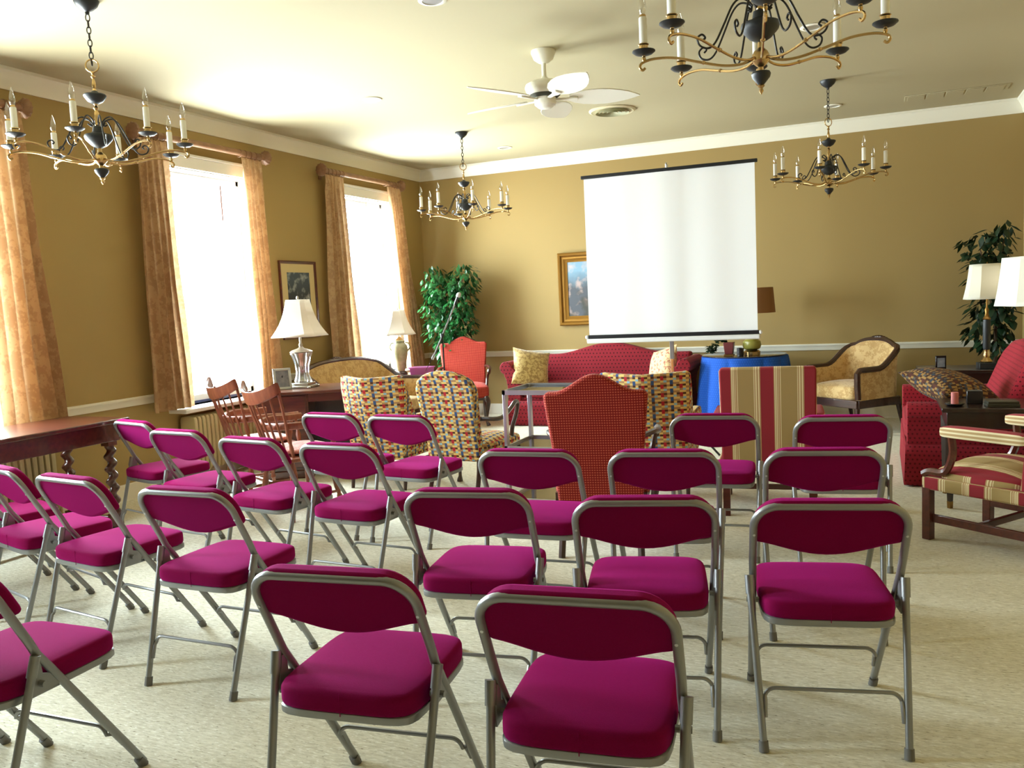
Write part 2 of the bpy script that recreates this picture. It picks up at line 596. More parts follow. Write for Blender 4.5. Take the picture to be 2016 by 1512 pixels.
# ------------------------------------------------------------------ the room shell
b = MB(); b.bb(XL-.25, XR+.25, YF-.25, YB+.25, -.12, 0)
struct(b.build('floor', CARPET, smooth=False))
b = MB(); b.bb(XL-.25, XR+.25, YF-.25, YB+.25, ZC, ZC+.12)
struct(b.build('ceiling', CEIL, smooth=False))
b = MB(); b.bb(XL, XR, YB, YB+.2, 0, ZC)
struct(b.build('wall_back', WALL, smooth=False))
b = MB(); b.bb(XR, XR+.2, YF-.2, YB+.2, 0, ZC)
struct(b.build('wall_right', WALL, smooth=False))
b = MB(); b.bb(XL, XR, YF-.2, YF, 0, ZC)
struct(b.build('wall_front', WALL, smooth=False))
b = MB()
edges = sorted([(w-h, w+h) for w, h in zip(WIN, HALF)])
y = YF-.2
for (a, c) in edges:
    b.bb(XL-.2, XL, y, a, 0, ZC)
    b.bb(XL-.2, XL, a, c, 0, WZ0)
    b.bb(XL-.2, XL, a, c, WZ1, ZC)
    y = c
b.bb(XL-.2, XL, y, YB+.2, 0, ZC)
struct(b.build('wall_left', WALL, smooth=False))

def crown(name, p0, p1, nrm):
    """crown moulding from p0 to p1 (xy), nrm points into the room"""
    prof = [(0, -.142), (.012, -.142), (.014, -.128), (.020, -.122), (.024, -.10), (.040, -.062), (.058, -.036), (.062, -.026), (.070, -.022), (.072, 0), (0, 0)]
    n = Vector((nrm[0], nrm[1], 0))
    A, B = Vector((p0[0], p0[1], ZC)), Vector((p1[0], p1[1], ZC))
    m_ = MB()
    m_.prism(prof, lambda a, c: A+n*a+Vector((0, 0, c)), lambda a, c: B+n*a+Vector((0, 0, c)))
    return struct(m_.build(name, TRIM, ang=50))
crown('trim_1', (XL, YF), (XL, YB), (1, 0))
crown('trim_2', (XL, YB), (XR, YB), (0, -1))
crown('trim_3', (XR, YF), (XR, YB), (-1, 0))

def rail(name, p0, p1, nrm):
    prof = [(0, .742), (.010, .742), (.014, .752), (.014, .782), (.022, .790), (.026, .800), (.024, .810), (0, .812)]
    n = Vector((nrm[0], nrm[1], 0))
    A, B = Vector((p0[0], p0[1], 0)), Vector((p1[0], p1[1], 0))
    m_ = MB()
    m_.prism(prof, lambda a, c: A+n*a+Vector((0, 0, c)), lambda a, c: B+n*a+Vector((0, 0, c)))
    return struct(m_.build(name, TRIM, ang=50))
rail('trim_4', (XL, YB), (XR, YB), (0, -1))
rail('trim_5', (XR, YF), (XR, YB), (-1, 0))
rail('trim_6', (XL, WIN[3]+HALF[3]+.11), (XL, WIN[0]-WH-.11), (1, 0))
rail('trim_10', (XL, YF), (XL, WIN[3]-HALF[3]-.11), (1, 0))
rail('trim_7', (XL, WIN[0]+WH+.11), (XL, WIN[1]-WH-.11), (1, 0))
rail('trim_8', (XL, WIN[1]+WH+.11), (XL, WIN[2]-WH-.11), (1, 0))
rail('trim_9', (XL, WIN[2]+WH+.11), (XL, YB), (1, 0))
b = MB(); b.bb(XL, XL+.018, YF, YB, 0, .13); struct(b.build('baseboard_left', TRIM, bev=.004))
b = MB(); b.bb(XL, XR, YB-.018, YB, 0, .13); struct(b.build('baseboard_back', TRIM, bev=.004))
b = MB(); b.bb(XR-.018, XR, YF, YB, 0, .13); struct(b.build('baseboard_right', TRIM, bev=.004))

# windows: casing, jambs, sash, glass, sill
for i, wy in enumerate(WIN):
    WH = HALF[i]
    b = MB()
    for sg in (-1, 1):
        b.bb(XL, XL+.028, wy+sg*(WH+.05)-.05, wy+sg*(WH+.05)+.05, WZ0-.02, WZ1+.1)
        b.bb(XL-.2, XL+.002, wy+sg*(WH-.006)-.006, wy+sg*(WH-.006)+.006, WZ0, WZ1)
    b.bb(XL, XL+.030, wy-WH, wy+WH, WZ1, WZ1+.1)
    b.bb(XL, XL+.045, wy-WH-.12, wy+WH+.12, WZ1+.1, WZ1+.125)
    b.bb(XL-.2, XL+.002, wy-WH, wy+WH, WZ1-.012, WZ1)
    win = struct(b.build('window_%d' % (i+1), SASH, bev=.004))  # the last one is the unseen window added for foreground light
    b = MB()
    for sg in (-1, 1):
        b.bb(XL-.165, XL-.13, wy+sg*(WH-.03)-.02, wy+sg*(WH-.03)+.02, WZ0, WZ1-.012)
    b.bb(XL-.165, XL-.13, wy-WH+.012, wy+WH-.012, WZ0+.02, WZ0+.075)
    b.bb(XL-.165, XL-.13, wy-WH+.012, wy+WH-.012, WZ1-.06, WZ1-.012)
    b.build('sash', SASH, win, bev=.004)
    b = MB(); b.bb(XL-.150, XL-.146, wy-WH+.04, wy+WH-.04, WZ0+.07, WZ1-.055)
    b.build('pane', PANE, win, smooth=False)
    b = MB(); b.bb(XL-.14, XL-.122, wy-WH+.014, wy+WH-.014, WZ0, WZ0+.022)
    b.build('bottom_seal', GREYRIM, win)
    b = MB(); b.bb(XL-.2, XL+.20, wy-WH-.12, wy+WH+.12, WZ0-.035, WZ0)
    b.build('window_sill', SASH, win, bev=.008)

# ------------------------------------------------------------------ curtains, rods, radiators
def curtain(label, yt, yb_, pl, ph, x=XL+.115, z0=.668, z1=2.885, amp=.042):
    rr = random.Random(int(ph*100)+pl)
    jit = [rr.uniform(-.16, .16) for _ in range(pl+2)]
    def fn(s, t):
        t0 = t
        a = amp*(.55+.55*t)
        k = s*pl
        j = int(k)
        q = k+jit[j]*(1-(k-j))+jit[j+1]*(k-j)+.10*sin(3*t+ph)
        w = sin(2*pi*q)
        if t < .07: w = max(w, -.2)*(.6+t*5)
        y = (yt[0]+(yt[1]-yt[0])*s)*(1-t)+(yb_[0]+(yb_[1]-yb_[0])*s)*t
        y += .012*cos(2*pi*q)*(0.3+t)
        pinch = 1-.06*sin(pi*min(1, t*1.6))
        ym = (yt[0]+yt[1])/2*(1-t)+(yb_[0]+yb_[1])/2*t
        return (x+a*w+.006*sin(9*t+s*7), ym+(y-ym)*pinch, z1+(z0-z1)*t)
    m_ = MB().grid(pl*12, 26, fn)
    o = m_.build('curtain', CURTAIN, ang=180)
    return tag(o, label, 'curtain', 'gold damask curtain panels')
curtain('gold damask curtain panel behind the console table', (3.78, 4.16), (3.76, 4.28), 5, .3)
curtain('gold damask curtain panel left of the middle window, over the radiator end', (5.15, 5.46), (5.09, 5.53), 5, 1.1)
curtain('gold damask curtain panel right of the middle window, beside the dark framed print', (6.37, 6.66), (6.38, 6.76), 5, 2.2)
curtain('gold damask curtain panel left of the far window, above the settee', (7.69, 8.02), (7.61, 8.19), 5, 3.7)
curtain('gold damask curtain panel right of the far window, next to the ficus', (8.93, 9.24), (9.18, 9.56), 5, 4.9)

def rod(label, y0, y1):
    t = thing('curtain_rod', label, 'curtain rod', (XL+.115, (y0+y1)/2, 2.925), 0, 'carved curtain rods')
    h = (y1-y0)/2
    My = Matrix.Rotation(-pi/2, 4, 'X')
    m_ = MB()
    L = 2*h-.1
    m_.lathe([(.0275, -L/2), (.0275, L/2)], 16, M=My, rib=(16, .04))
    m_.build('pole', RODWOOD, t)
    for sg in (-1, 1):
        m_ = MB()
        prof = [(.030, 0), (.036, .008), (.030, .014), (.052, .026), (.068, .046), (.066, .062), (.044, .078), (.0, .084)]
        m_.lathe(prof, 32, M=Matrix.Translation((0, sg*(h-.06), 0)) @ (My if sg > 0 else Matrix.Rotation(pi/2, 4, 'X')), rib=(12, .07))
        m_.build('finial', RODWOOD, t)
        m_ = MB()
        m_.bb(-.115, 0, sg*(h-.12)-.012, sg*(h-.12)+.012, -.045, -.02)
        m_.bb(-.115, -.095, sg*(h-.12)-.02, sg*(h-.12)+.02, -.08, .03)
        m_.build('bracket', RODWOOD, t, bev=.004)
    for y in [sg*(h-.1-.07*k) for sg in (-1, 1) for k in range(5)]:
        m_ = MB()
        m_.tube([(.034*cos(a), y, .034*sin(a)-.006) for a in [2*pi*k/16 for k in range(16)]], .004, 6, closed=True)
        m_.build('curtain_ring', RODWOOD, t)
    return t
rod('carved wooden curtain rod over the nearest window, seen behind the left chandelier', 2.72, 4.22)
rod('carved wooden curtain rod over the middle window', 5.13, 6.74)
rod('carved wooden curtain rod over the far window, beside the room corner', 7.62, 9.27)

WH = HALF[0]
for wy, lab in ((WIN[0], 'beige cast iron radiator in the shadow behind the console table'),
                (WIN[1], 'beige cast iron radiator under the middle window, behind the spindle-back chairs'),
                (WIN[2], 'beige cast iron radiator under the far window behind the settee')):
    t = thing('radiator', lab, 'radiator', (XL+.115, wy+.02, 0), 0, 'cast iron radiators')
    n, w = 26, .048
    m_ = MB()
    for k in range(n):
        y = (k-(n-1)/2)*w
        out = [(-.085, .11), (.085, .11), (.085, .56), (.07, .585), (-.07, .585), (-.085, .56)]
        m_.sbox((0, y, .35), (.17, .036, .48), p=9, n=6)
    m_.build('body', RADIATOR, t)
    for sg in (-1, 1):
        m_ = MB()
        m_.bb(-.07, .07, sg*(n/2-.5)*w-.016, sg*(n/2-.5)*w+.016, 0, .14)
        m_.build('foot', RADIATOR, t, bev=.006)
    m_ = MB()
    m_.tube([(0, n/2*w-.03, .16), (0, n/2*w+.05, .16), (0, n/2*w+.055, .15), (0, n/2*w+.055, 0)], .014, 8)
    m_.build('pipe', RADIATOR, t)
t = thing('blind_cord', 'thin pull cord with dark tassel hanging in the middle window', 'cord', (XL+.004, 6.20, 2.2))
m_ = MB(); m_.tube([(0, 0, .42), (0, 0, .10)], .006, 6); m_.tube([(0, .008, .42), (.004, .012, -.4)], .002, 5); m_.tube([(0, -.006, .42), (.004, -.004, -.45)], .002, 5)
m_.build('cord', WARMWOOD, t)
t = thing('blind_cord', 'thin pull cord hanging in the far window', 'cord', (XL+.004, 8.62, 2.2))
m_ = MB(); m_.tube([(0, 0, .5), (0, 0, .30)], .0035, 6); m_.tube([(0, .008, .42), (.004, .012, -.2)], .002, 5)
m_.build('cord', ORANGEWOOD, t)

# ------------------------------------------------------------------ folding chairs
def make_folding(label):
    t = thing('folding_chair', label, 'chair', group='burgundy folding chairs')
    def yt(z):                                       # the leaning side tubes, y at height z
        return .507-(.342)*z/.515 if z < .515 else .165-(z-.515)*.523
    pts = [(-.211, yt(0), .012), (-.222, yt(.47), .47), (-.223, yt(.515)-.002, .515), (-.2245, yt(.56), .56)]
    R, zt, w = .075, .772, .225
    half = pts + [(-w, yt(zt-R), zt-R)]
    for k in range(1, 8):
        a = pi-(pi/2)*k/8
        z = zt-R+R*sin(a)
        half.append((-w+R+R*cos(a), yt(z), z))
    half.append((-w+R, yt(zt), zt))
    full = half+[(-x, y, z) for x, y, z in half[::-1]]
    m_ = MB(); m_.tube(full, .0125, 10); m_.build('tube_frame', CHAIRGREY, t)
    for sg in (-1, 1):
        m_ = MB()
        m_.tube([(sg*.211, 0, .01), (sg*.236, .150, .515)], .0115, 10)
        m_.tube([(sg*.2335, .133, .46), (sg*.236, .150, .517)], .0145, 10)
        m_.build('leg', CHAIRGREY, t)
        m_ = MB()
        out = [(.150, .505), (.128, .425), (.135, .405), (.225, .405), (.238, .42), (.215, .44), (.175, .455), (.170, .505)]
        m_.prism(out, lambda a, c: (sg*.219, a, c), lambda a, c: (sg*.2255, a, c))
        m_.tube([(sg*.205, .165, .43), (sg*.244, .165, .43)], .009, 8)
        m_.build('hinge_bracket', CHAIRGREY, t)
        for (x, y, dx, dy) in ((sg*.211, 0, sg*.0015, .009), (sg*.211, .507, sg*.0006, -.020)):
            m_ = MB(); m_.tube([(x, y, 0), (x+dx, y+dy, .032)], [.0155, .0148], 10); m_.build('foot_cap', CAP, t)
    def bar(za, zb, fy, fx):
        q = .035
        L = [(-fx(za), fy(za), za), (-fx(zb-q)+.004, fy(zb-q), zb-q)]
        for k in range(1, 6):
            a = pi-(pi/2)*k/6
            L.append((-fx(zb)+.004+q+q*cos(a), fy(zb), zb-q+q*sin(a)))
        L.append((-fx(zb)+.004+q, fy(zb), zb))
        return L+[(-x, y, z) for x, y, z in L[::-1]]
    m_ = MB(); m_.tube(bar(.10, .185, lambda z: .150*z/.515-.002, lambda z: .198+.025*z/.515), .0065, 8); m_.build('crossbar', CHAIRGREY, t)
    m_ = MB(); m_.tube(bar(.10, .185, lambda z: yt(z)+.004, lambda z: .198+.011*z/.47), .0065, 8); m_.build('crossbar', CHAIRGREY, t)
    m_ = MB(); m_.sbox((0, .268, .396), (.404, .424, .032), p=7, n=10); m_.build('seat_rim', CHAIRGREY, t)
    m_ = MB(); m_.sbox((0, .268, .432), (.406, .430, .070), p=6, crown=.006, n=12)
    m_.tube([(0, .0535, .40), (0, .0535, .46)], .0012, 5)
    m_.build('seat', MAROON, t)
    # back pad: outline in x and height along the leaning tubes
    out = []
    R, zt, w = .085, .788, .2255
    for k in range(9):
        a = (pi/2)*k/8
        out.append((w-R+R*cos(a), zt-R+R*sin(a)))
    for k in range(9):
        a = pi/2+(pi/2)*k/8
        out.append((-w+R+R*cos(a), zt-R+R*sin(a)))
    out += [(-w, .66), (-w+.003, .645), (-w+.015, .638)]
    for k in range(1, 16):
        x = -w+.015+(2*w-.03)*k/16
        out.append((x, .638-.046*sin(pi*k/16)**1.3))
    out += [(w-.015, .638), (w-.003, .645), (w, .66)]
    bow = lambda a: .014*(1-(a/.2255)**2)
    m_ = MB()
    m_.prism(out, lambda a, c: (a, yt(c)+.0-bow(a)*.4, c), lambda a, c: (a, yt(c)+.046+bow(a)*.2, c+.006))
    m_.build('backrest', MAROON, t, bev=.014, seg=3)
    for sg in (-1, 1):
        m_ = MB(); m_.tube([(sg*.2235, yt(.672)-.010, .672), (sg*.2235, yt(.672)-.0142, .6705)], .0042, 8); m_.build('rivet', STEEL, t)
    return t

FOLD = [
 ('I3', (-.621, 1.664, .121), 'burgundy folding chair in the nearest row, its large dark back closest to the camera'),
 ('I2', (-1.258, 1.649, .118), 'burgundy folding chair in the nearest row with its whole plum seat in view'),
 ('I1', (-2.383, 1.38, .031), 'burgundy folding chair in the nearest row, pink seat lit, backrest cut by the photo edge'),
 ('I0', (-2.969, 1.331, .032), 'burgundy folding chair outside the photo edge, only a grey front foot showing'),
 ('H6', (-.127, 2.636, .21), 'burgundy folding chair in the second row at the open aisle, all four legs in view'),
 ('H5', (-.686, 2.562, .233), 'burgundy folding chair in the second row straight ahead of the closest chair'),
 ('H4', (-1.323, 2.545, .162), 'burgundy folding chair in the second row ahead of the whole plum seat'),
 ('H3', (-2.431, 2.342, .004), 'burgundy folding chair in the second row with magenta seat, diagonally ahead of the cut-off one'),
 ('H2', (-3.168, 2.431, -.135), 'burgundy folding chair in the second row, in front of the twisted table leg'),
 ('H1', (-3.764, 2.548, -.269), 'burgundy folding chair in the second row whose backrest touches the photo edge'),
 ('H0', (-4.344, 2.709, -.347), 'burgundy folding chair at the window end of the second row, only its pink seat showing'),
 ('G7', (-.194, 3.513, .179), 'burgundy folding chair in the third row at the open aisle'),
 ('G6', (-.821, 3.389, .164), 'burgundy folding chair in the third row, overlapping the right edge of the red lattice back'),
 ('G5', (-1.407, 3.309, .075), 'burgundy folding chair in the third row, between the glass cart and the camera'),
 ('G4', (-2.429, 3.33, -.057), 'burgundy folding chair in the third row, last magenta one before the dark-backed chairs'),
 ('G3', (-3.053, 3.428, -.129), 'burgundy folding chair in the third row, in front of the spindle-back chairs'),
 ('G2', (-3.747, 3.617, -.12), 'burgundy folding chair in the third row, in front of the radiator'),
 ('G1', (-4.424, 3.925, -.252), 'burgundy folding chair at the window end of the third row beside the console table corner'),
 ('F1', (-3.203, 4.347, -.124), 'burgundy folding chair in the farthest row, in front of the kneehole desk'),
 ('F2', (-2.655, 4.284, -.09), 'burgundy folding chair in the farthest row, between the two tapestry chairs'),
 ('F3', (-.804, 4.463, .103), 'burgundy folding chair in the farthest row, in front of the striped chair back'),
 ('F4', (-.161, 4.453, .157), 'burgundy folding chair in the farthest row, in front of the tan tub chair'),
]
proto = None
for key, (x, y, a), lab in FOLD:
    if proto is None:
        proto = at(make_folding(lab), (x, y, 0), a)
    else:
        dup(proto, (x, y, 0), a, lab)

# ------------------------------------------------------------------ upholstered chairs
def back_outline(wt, wb, zb, zs, hump, n=20, flat=.28, arch=False):
    """half widths at top and bottom, bottom height, shoulder height, hump height"""
    out = [(-wb, zb), (wb, zb), (wb+(wt-wb)*.35, zb+(zs-zb)*.5), (wt, zs-.03), (wt-.008, zs-.006)]
    for k in range(n+1):
        x = (wt-.025)*(1-2*k/n)
        q = abs(x)/wt
        h = 0 if q > 1-flat*.3 else (.5+.5*cos(pi*min(1, q/(1-flat))))
        if arch: h = (1-q**2.2)**.75
        out.append((x, zs+hump*h))
    out += [(-wt+.008, zs-.006), (-wt, zs-.03), (-wb-(wt-wb)*.35, zb+(zs-zb)*.5)]
    return out

def open_armchair(name, label, fab, wood, wt=.28, wb=.24, zs=.95, hump=.08, sw=.56, sd=.54, zseat=.46, lean=.22, zb=.33, flat=.28, arm='scroll', group=None, thick=.085, arch=False):
    """upholstered back and seat, open wooden arms, cabriole front legs"""
    t = thing(name, label, 'armchair', group=group)
    ly = lambda c: -(c-.42)*lean
    m_ = MB()
    out = back_outline(wt, wb, zb, zs, hump, flat=flat, arch=arch)
    m_.prism(out, lambda a, c: (a, ly(c)-thick*.5+.035*(a/wt)**2, c), lambda a, c: (a, ly(c)+thick*.5+.035*(a/wt)**2, c))
    m_.build('backrest', fab, t, bev=.022, seg=3)
    m_ = MB()
    m_.sbox((0, sd/2+.03, zseat-.07), (sw, sd, .15), p=7, crown=.035, n=10, taper=.06)
    m_.build('seat', fab, t)
    hw = sw/2
    for sg in (-1, 1):
        m_ = MB()
        x0 = sg*(wb+.01)
        if arm == 'scroll':
            p = [(x0, .02, .67), (sg*(hw+.02), .16, .675), (sg*(hw+.035), .30, .655), (sg*(hw+.03), .40, .66), (sg*(hw+.02), .435, .635), (sg*(hw+.015), .42, .61)]
            m_.tube(smoothpath(p, 5), [.016]*8+[.019]*10+[.022]*8, 8)
            p = [(sg*(hw+.02), .40, .645), (sg*(hw+.0), .34, .56), (sg*(hw-.012), .36, .46), (sg*(hw-.015), .38, .38)]
            m_.tube(smoothpath(p, 5), .017, 8)
        else:
            p = [(x0, .03, .60), (sg*(hw+.02), .18, .585), (sg*(hw+.03), .32, .63), (sg*(hw+.03), .42, .675), (sg*(hw+.025), .475, .66), (sg*(hw+.01), .475, .58), (sg*(hw-.01), .44, .48), (sg*(hw-.015), .43, .40)]
            m_.tube(smoothpath(p, 5), .017, 8)
        m_.build('arm', wood, t)
        m_ = MB()
        fy = sd-.02
        p = [(sg*(hw-.04), fy, zseat-.12), (sg*(hw-.005), fy+.028, zseat-.19), (sg*(hw-.02), fy+.015, .16), (sg*(hw-.03), fy+.0, .06), (sg*(hw-.015), fy+.02, .02), (sg*(hw-.010), fy+.025, 0)]
        m_.tube(smoothpath(p, 5), [.030, .033, .033, .032, .030, .028, .026, .024, .022, .020, .018, .016, .015, .014, .014, .014, .015, .017, .019, .021, .023, .024, .025, .025, .024, .022], 8)
        m_.build('leg', wood, t)
        m_ = MB()
        p = [(sg*(wb-.02), .03, zseat-.06), (sg*(wb-.02), .02, .2), (sg*(wb-.015), -.05, 0)]
        m_.tube(smoothpath(p, 5), .019, 4)
        m_.build('leg', wood, t)
    m_ = MB()
    for sg in (-1, 1): m_.bb(sg*(hw-.035)-.012, sg*(hw-.035)+.012, .04, sd-.03, zseat-.17, zseat-.11)
    m_.bb(-hw+.04, hw-.04, sd-.05, sd-.02, zseat-.17, zseat-.11)
    m_.build('seat_rail', wood, t)
    return t

at(open_armchair('lattice_armchair', 'red lattice armchair with camel-topped back turned to the camera, between two folding rows', LATTICE, DARKWOOD,
                 wt=.282, wb=.235, zs=.935, hump=.095, lean=.19, zb=.28, thick=.09, flat=.2, group='red lattice armchairs'), (-1.42, 4.40, 0), .20)
at(open_armchair('lattice_armchair', 'red lattice armchair facing the room beside the ficus and microphone stand', LATTICE, DARKWOOD,
                 wt=.29, wb=.25, zs=.965, hump=.075, lean=.16, zseat=.47, group='red lattice armchairs'), (-4.68, 9.28, 0), pi+.44)
at(open_armchair('tapestry_armchair', 'tapestry armchair with rounded back and curved wooden arm, next to the glass cart', TAPESTRY, DARKWOOD,
                 wt=.245, wb=.215, zs=.85, hump=.115, lean=.22, zseat=.42, sw=.58, sd=.56, zb=.28, arm='loop', flat=.0, arch=True, group='woven tapestry chairs'), (-2.88, 5.46, 0), -.04)

def tub_chair(name, label, fab, wood, group, wt=.30, zt=.90):
    """barrel chair: curved back that sweeps down into low upholstered arms"""
    t = thing(name, label, 'armchair', group=group)
    D, A = .58, wt
    def shell(th):
        def pt(s):                                   # plan curve, s from -1 (front left) to 1 (front right)
            q = abs(s)
            if q < .45:
                x, y = A*.96*s/.45, .03*(s/.45)**2
            else:
                k = (q-.45)/.55
                x, y = A*(.96+.12*k)*(1 if s > 0 else -1), .03+D*k
            return x, y
        def ht(s):
            q = abs(s)
            if q < .43: return zt+.012*(q/.43)**2
            k = min(1, (q-.43)/.22)
            k = k*k*(3-2*k)
            return zt+.012-(zt-.56)*k
        vs, fs, n, lv = [], [], 44, 8
        for i in range(n+1):
            s = -1+2*i/n
            x, y = pt(s)
            x2, y2 = pt(min(1, s+.02)); x1, y1 = pt(max(-1, s-.02))
            tx, ty = x2-x1, y2-y1
            L = math.hypot(tx, ty)
            nx, ny = -ty/L, tx/L                     # inwards
            prof = []
            for j in range(lv+1): prof.append((0, j/lv))
            for j in range(lv, -1, -1): prof.append((th, j/lv))
            for (d, r) in prof:
                z = .24+(ht(s)-.24)*r
                if d > 0 and r == 1: z -= .0
                le = -(z-.30)*.26*max(0, 1-abs(s)*1.7)
                wd = .86+.19*(z-.24)/(zt-.24)
                edge = 0.012 if r == 1 else 0
                vs.append((wd*(x+nx*(d+(edge if d == 0 else -edge))), y+ny*(d+(edge if d == 0 else -edge))+le, z))
        K = 2*(lv+1)
        for i in range(n):
            for j in range(K):
                l = (j+1) % K
                fs.append((i*K+j, i*K+l, (i+1)*K+l, (i+1)*K+j))
        fs.append(tuple(range(K))); fs.append(tuple(range(n*K+K-1, n*K-1, -1)))
        return MB().add(vs, fs)
    shell(.085).build('shell', fab, t, bev=.012, seg=2, ang=60)
    m_ = MB(); m_.sbox((0, .36, .36), (wt*2-.10, .56, .20), p=7, crown=.03, n=10); m_.build('seat', fab, t)
    for sx in (-1, 1):
        for y in (.06, .54):
            m_ = MB(); m_.tube([(sx*(wt-.05), y, .27), (sx*(wt-.05), y+(-.04 if y < .2 else 0), 0)], [.022, .014], 8); m_.build('leg', wood, t)
    return t
at(tub_chair('tapestry_tub_chair', 'tapestry tub chair with back to the camera, beside the kneehole desk', TAPESTRY, DARKWOOD, 'woven tapestry chairs', .29), (-3.66, 5.62, 0), .02)
at(tub_chair('tapestry_tub_chair', 'tapestry tub chair in shade, mostly hidden behind the red lattice back turned to the camera', TAPESTRY, DARKWOOD, 'woven tapestry chairs', .335, .885), (-1.53, 5.85, 0), .10)

def lolling_chair(label, zt=.965, zr=.36, back=True):
    t = thing('striped_armchair', label, 'armchair', group='striped armchairs')
    m_ = MB()
    ly = lambda c: -(c-.40)*.10
    out = [(-.285, zr-.07), (.285, zr-.07), (.292, zt-.02), (.282, zt), (-.282, zt), (-.292, zt-.02)]
    m_.prism(out, lambda a, c: (a, ly(c)-.045, c), lambda a, c: (a, ly(c)+.045, c))
    m_.build('backrest', STRIPE, t, bev=.012, seg=2)
    m_ = MB()
    m_.bb(-.31, .31, -.02, .575, zr-.075, zr)
    m_.build('seat_rail', STRIPE, t, bev=.012)
    m_ = MB(); m_.sbox((0, .285, zr-.005), (.60, .575, .13), p=3.6, crown=.05, n=12); m_.build('seat', STRIPE, t)
    for sg in (-1, 1):
        m_ = MB(); m_.sbox((sg*.305, .225, .625), (.075, .46, .062), p=7, crown=.006, n=8); a_ = m_.build('arm', STRIPEARM, t)
        m_ = MB()
        m_.tube(smoothpath([(sg*.305, .40, .60), (sg*.303, .395, .50), (sg*.30, .44, .40), (sg*.30, .53, zr+.03), (sg*.30, .57, zr+.01)], 5), .020, 6)
        m_.build('arm_post', MAHOG, t)
        m_ = MB(); m_.bb(sg*.285-.024, sg*.285+.024, .525, .573, 0, zr-.05); m_.build('leg', MAHOG, t, bev=.004)
        m_ = MB()
        m_.prism([(-.02, zr-.06), (.035, zr-.06), (-.02, 0), (-.065, 0)], lambda a, c: (sg*.262-.022, a, c), lambda a, c: (sg*.262+.022, a, c))
        m_.build('leg', MAHOG, t)
        m_ = MB(); m_.bb(sg*.275-.011, sg*.275+.011, -.03, .55, .10, .145); m_.build('stretcher', MAHOG, t, bev=.003)
    m_ = MB(); m_.bb(-.27, .27, .26, .285, .105, .14); m_.build('stretcher', MAHOG, t, bev=.003)
    return t
at(lolling_chair('red and olive striped armchair seen square from behind, in front of the blue-skirted table', .955), (-.645, 5.50, 0), .10)
at(lolling_chair('red and olive striped armchair seen from the side, its back cut by the photo edge', 1.0), (.86, 5.06, 0), .927)

def bergere(t, W, D, zt, fab, wood, zarm=.62, crestn=True, seatz=.42, armh=None):
    """carved wooden frame sweeping from the back crest into closed arms; W half width, D depth"""
    def pt(s):
        q = abs(s)
        sg = 1 if s >= 0 else -1
        b = .5
        if q < b: return (W-.10)*s/b, 0.0
        if q < b+.12:
            a = (q-b)/.12*pi/2
            return sg*(W-.10+.10*sin(a)), .10-.10*cos(a)
        return sg*(W+.02*(q-b-.12)), .10+(D-.12)*(q-b-.12)/(1-b-.12)
    def ht(s):
        q = abs(s)
        if q < .5: return zt-.05*(q/.5)**3.0
        k = min(1, (q-.5)/.30)
        k = k*k*(3-2*k)
        return zt-.05-(zt-.05-zarm)*k
    n = 48
    def le(s, z): return -(z-seatz)*.16*max(0, 1-abs(s)*1.2)
    rail_, low = [], []
    for i in range(n+1):
        s = -1+2*i/n
        x, y = pt(s)
        rail_.append((x, y+le(s, ht(s)), ht(s)))
    # front posts
    m_ = MB()
    x, y = pt(1)
    post = lambda sg: [(sg*x, y+.0, zarm), (sg*(x-.0), y+.035, zarm-.03), (sg*(x-.005), y+.03, seatz+.05), (sg*(x-.005), y+.02, seatz-.08)]
    path = list(reversed(post(-1)))+rail_[1:-1]+post(1)
    m_.tube(path, .029, 8, flat=1.0)
    m_.build('carved_frame', wood, t)
    if crestn:
        m_ = MB()
        for k in range(7):
            a = (k-3)/3
            m_.sbox((a*.085, le(0, zt)-.004, zt+.026-.018*a*a), (.055, .046, .042), p=2.2, n=5)
        m_.build('carved_crest', wood, t)
    vs, fs = [], []
    lv = 6
    for i in range(n+1):
        s = -1+2*i/n
        x, y = pt(s)
        x2, y2 = pt(min(1, s+.02)); x1, y1 = pt(max(-1, s-.02))
        L = math.hypot(x2-x1, y2-y1)
        nx, ny = -(y2-y1)/L, (x2-x1)/L
        for (d, r) in [(-.006, j/lv) for j in range(lv+1)]+[(.05 if 0 < j < lv else .03, j/lv) for j in range(lv, -1, -1)]:
            z = seatz-.12+(ht(s)-.008-seatz+.12)*r
            vs.append((x+nx*d, y+ny*d+le(s, z), z))
    K = 2*(lv+1)
    for i in range(n):
        for j in range(K):
            l = (j+1) % K
            fs.append((i*K+j, i*K+l, (i+1)*K+l, (i+1)*K+j))
    fs.append(tuple(range(K))); fs.append(tuple(range(n*K+K-1, n*K-1, -1)))
    MB().add(vs, fs).build('backrest', fab, t, ang=60)
    m_ = MB(); m_.sbox((0, D/2+.04, seatz-.03), (2*W-.10, D-.06, .15), p=7, crown=.03, n=10); m_.build('seat', fab, t)
    m_ = MB(); m_.bb(-W, W, D-.03, D+.02, seatz-.17, seatz-.09); m_.bb(-W+.02, W-.02, -.01, .03, seatz-.17, seatz-.09)
    for sg in (-1, 1): m_.bb(sg*(W-.005)-.02, sg*(W-.005)+.02, .02, D, seatz-.17, seatz-.09)
    m_.build('seat_rail', wood, t, bev=.006)
    for sg in (-1, 1):
        for (yy, dy) in ((D-.01, .02), (.02, -.07)):
            m_ = MB()
            m_.tube(smoothpath([(sg*(W-.02), yy, seatz-.1), (sg*(W-.015), yy+dy*.4, .16), (sg*(W-.01), yy+dy, 0)], 4), [.028, .027, .026, .024, .022, .020, .018, .017, .016], 8)
            m_.build('leg', wood, t)
t = thing('tub_armchair', 'tan damask tub armchair with carved dark frame against the back wall', 'armchair', (-.05, 9.36, 0), 2.42)
bergere(t, .33, .58, .875, TAN, DARKWOOD)
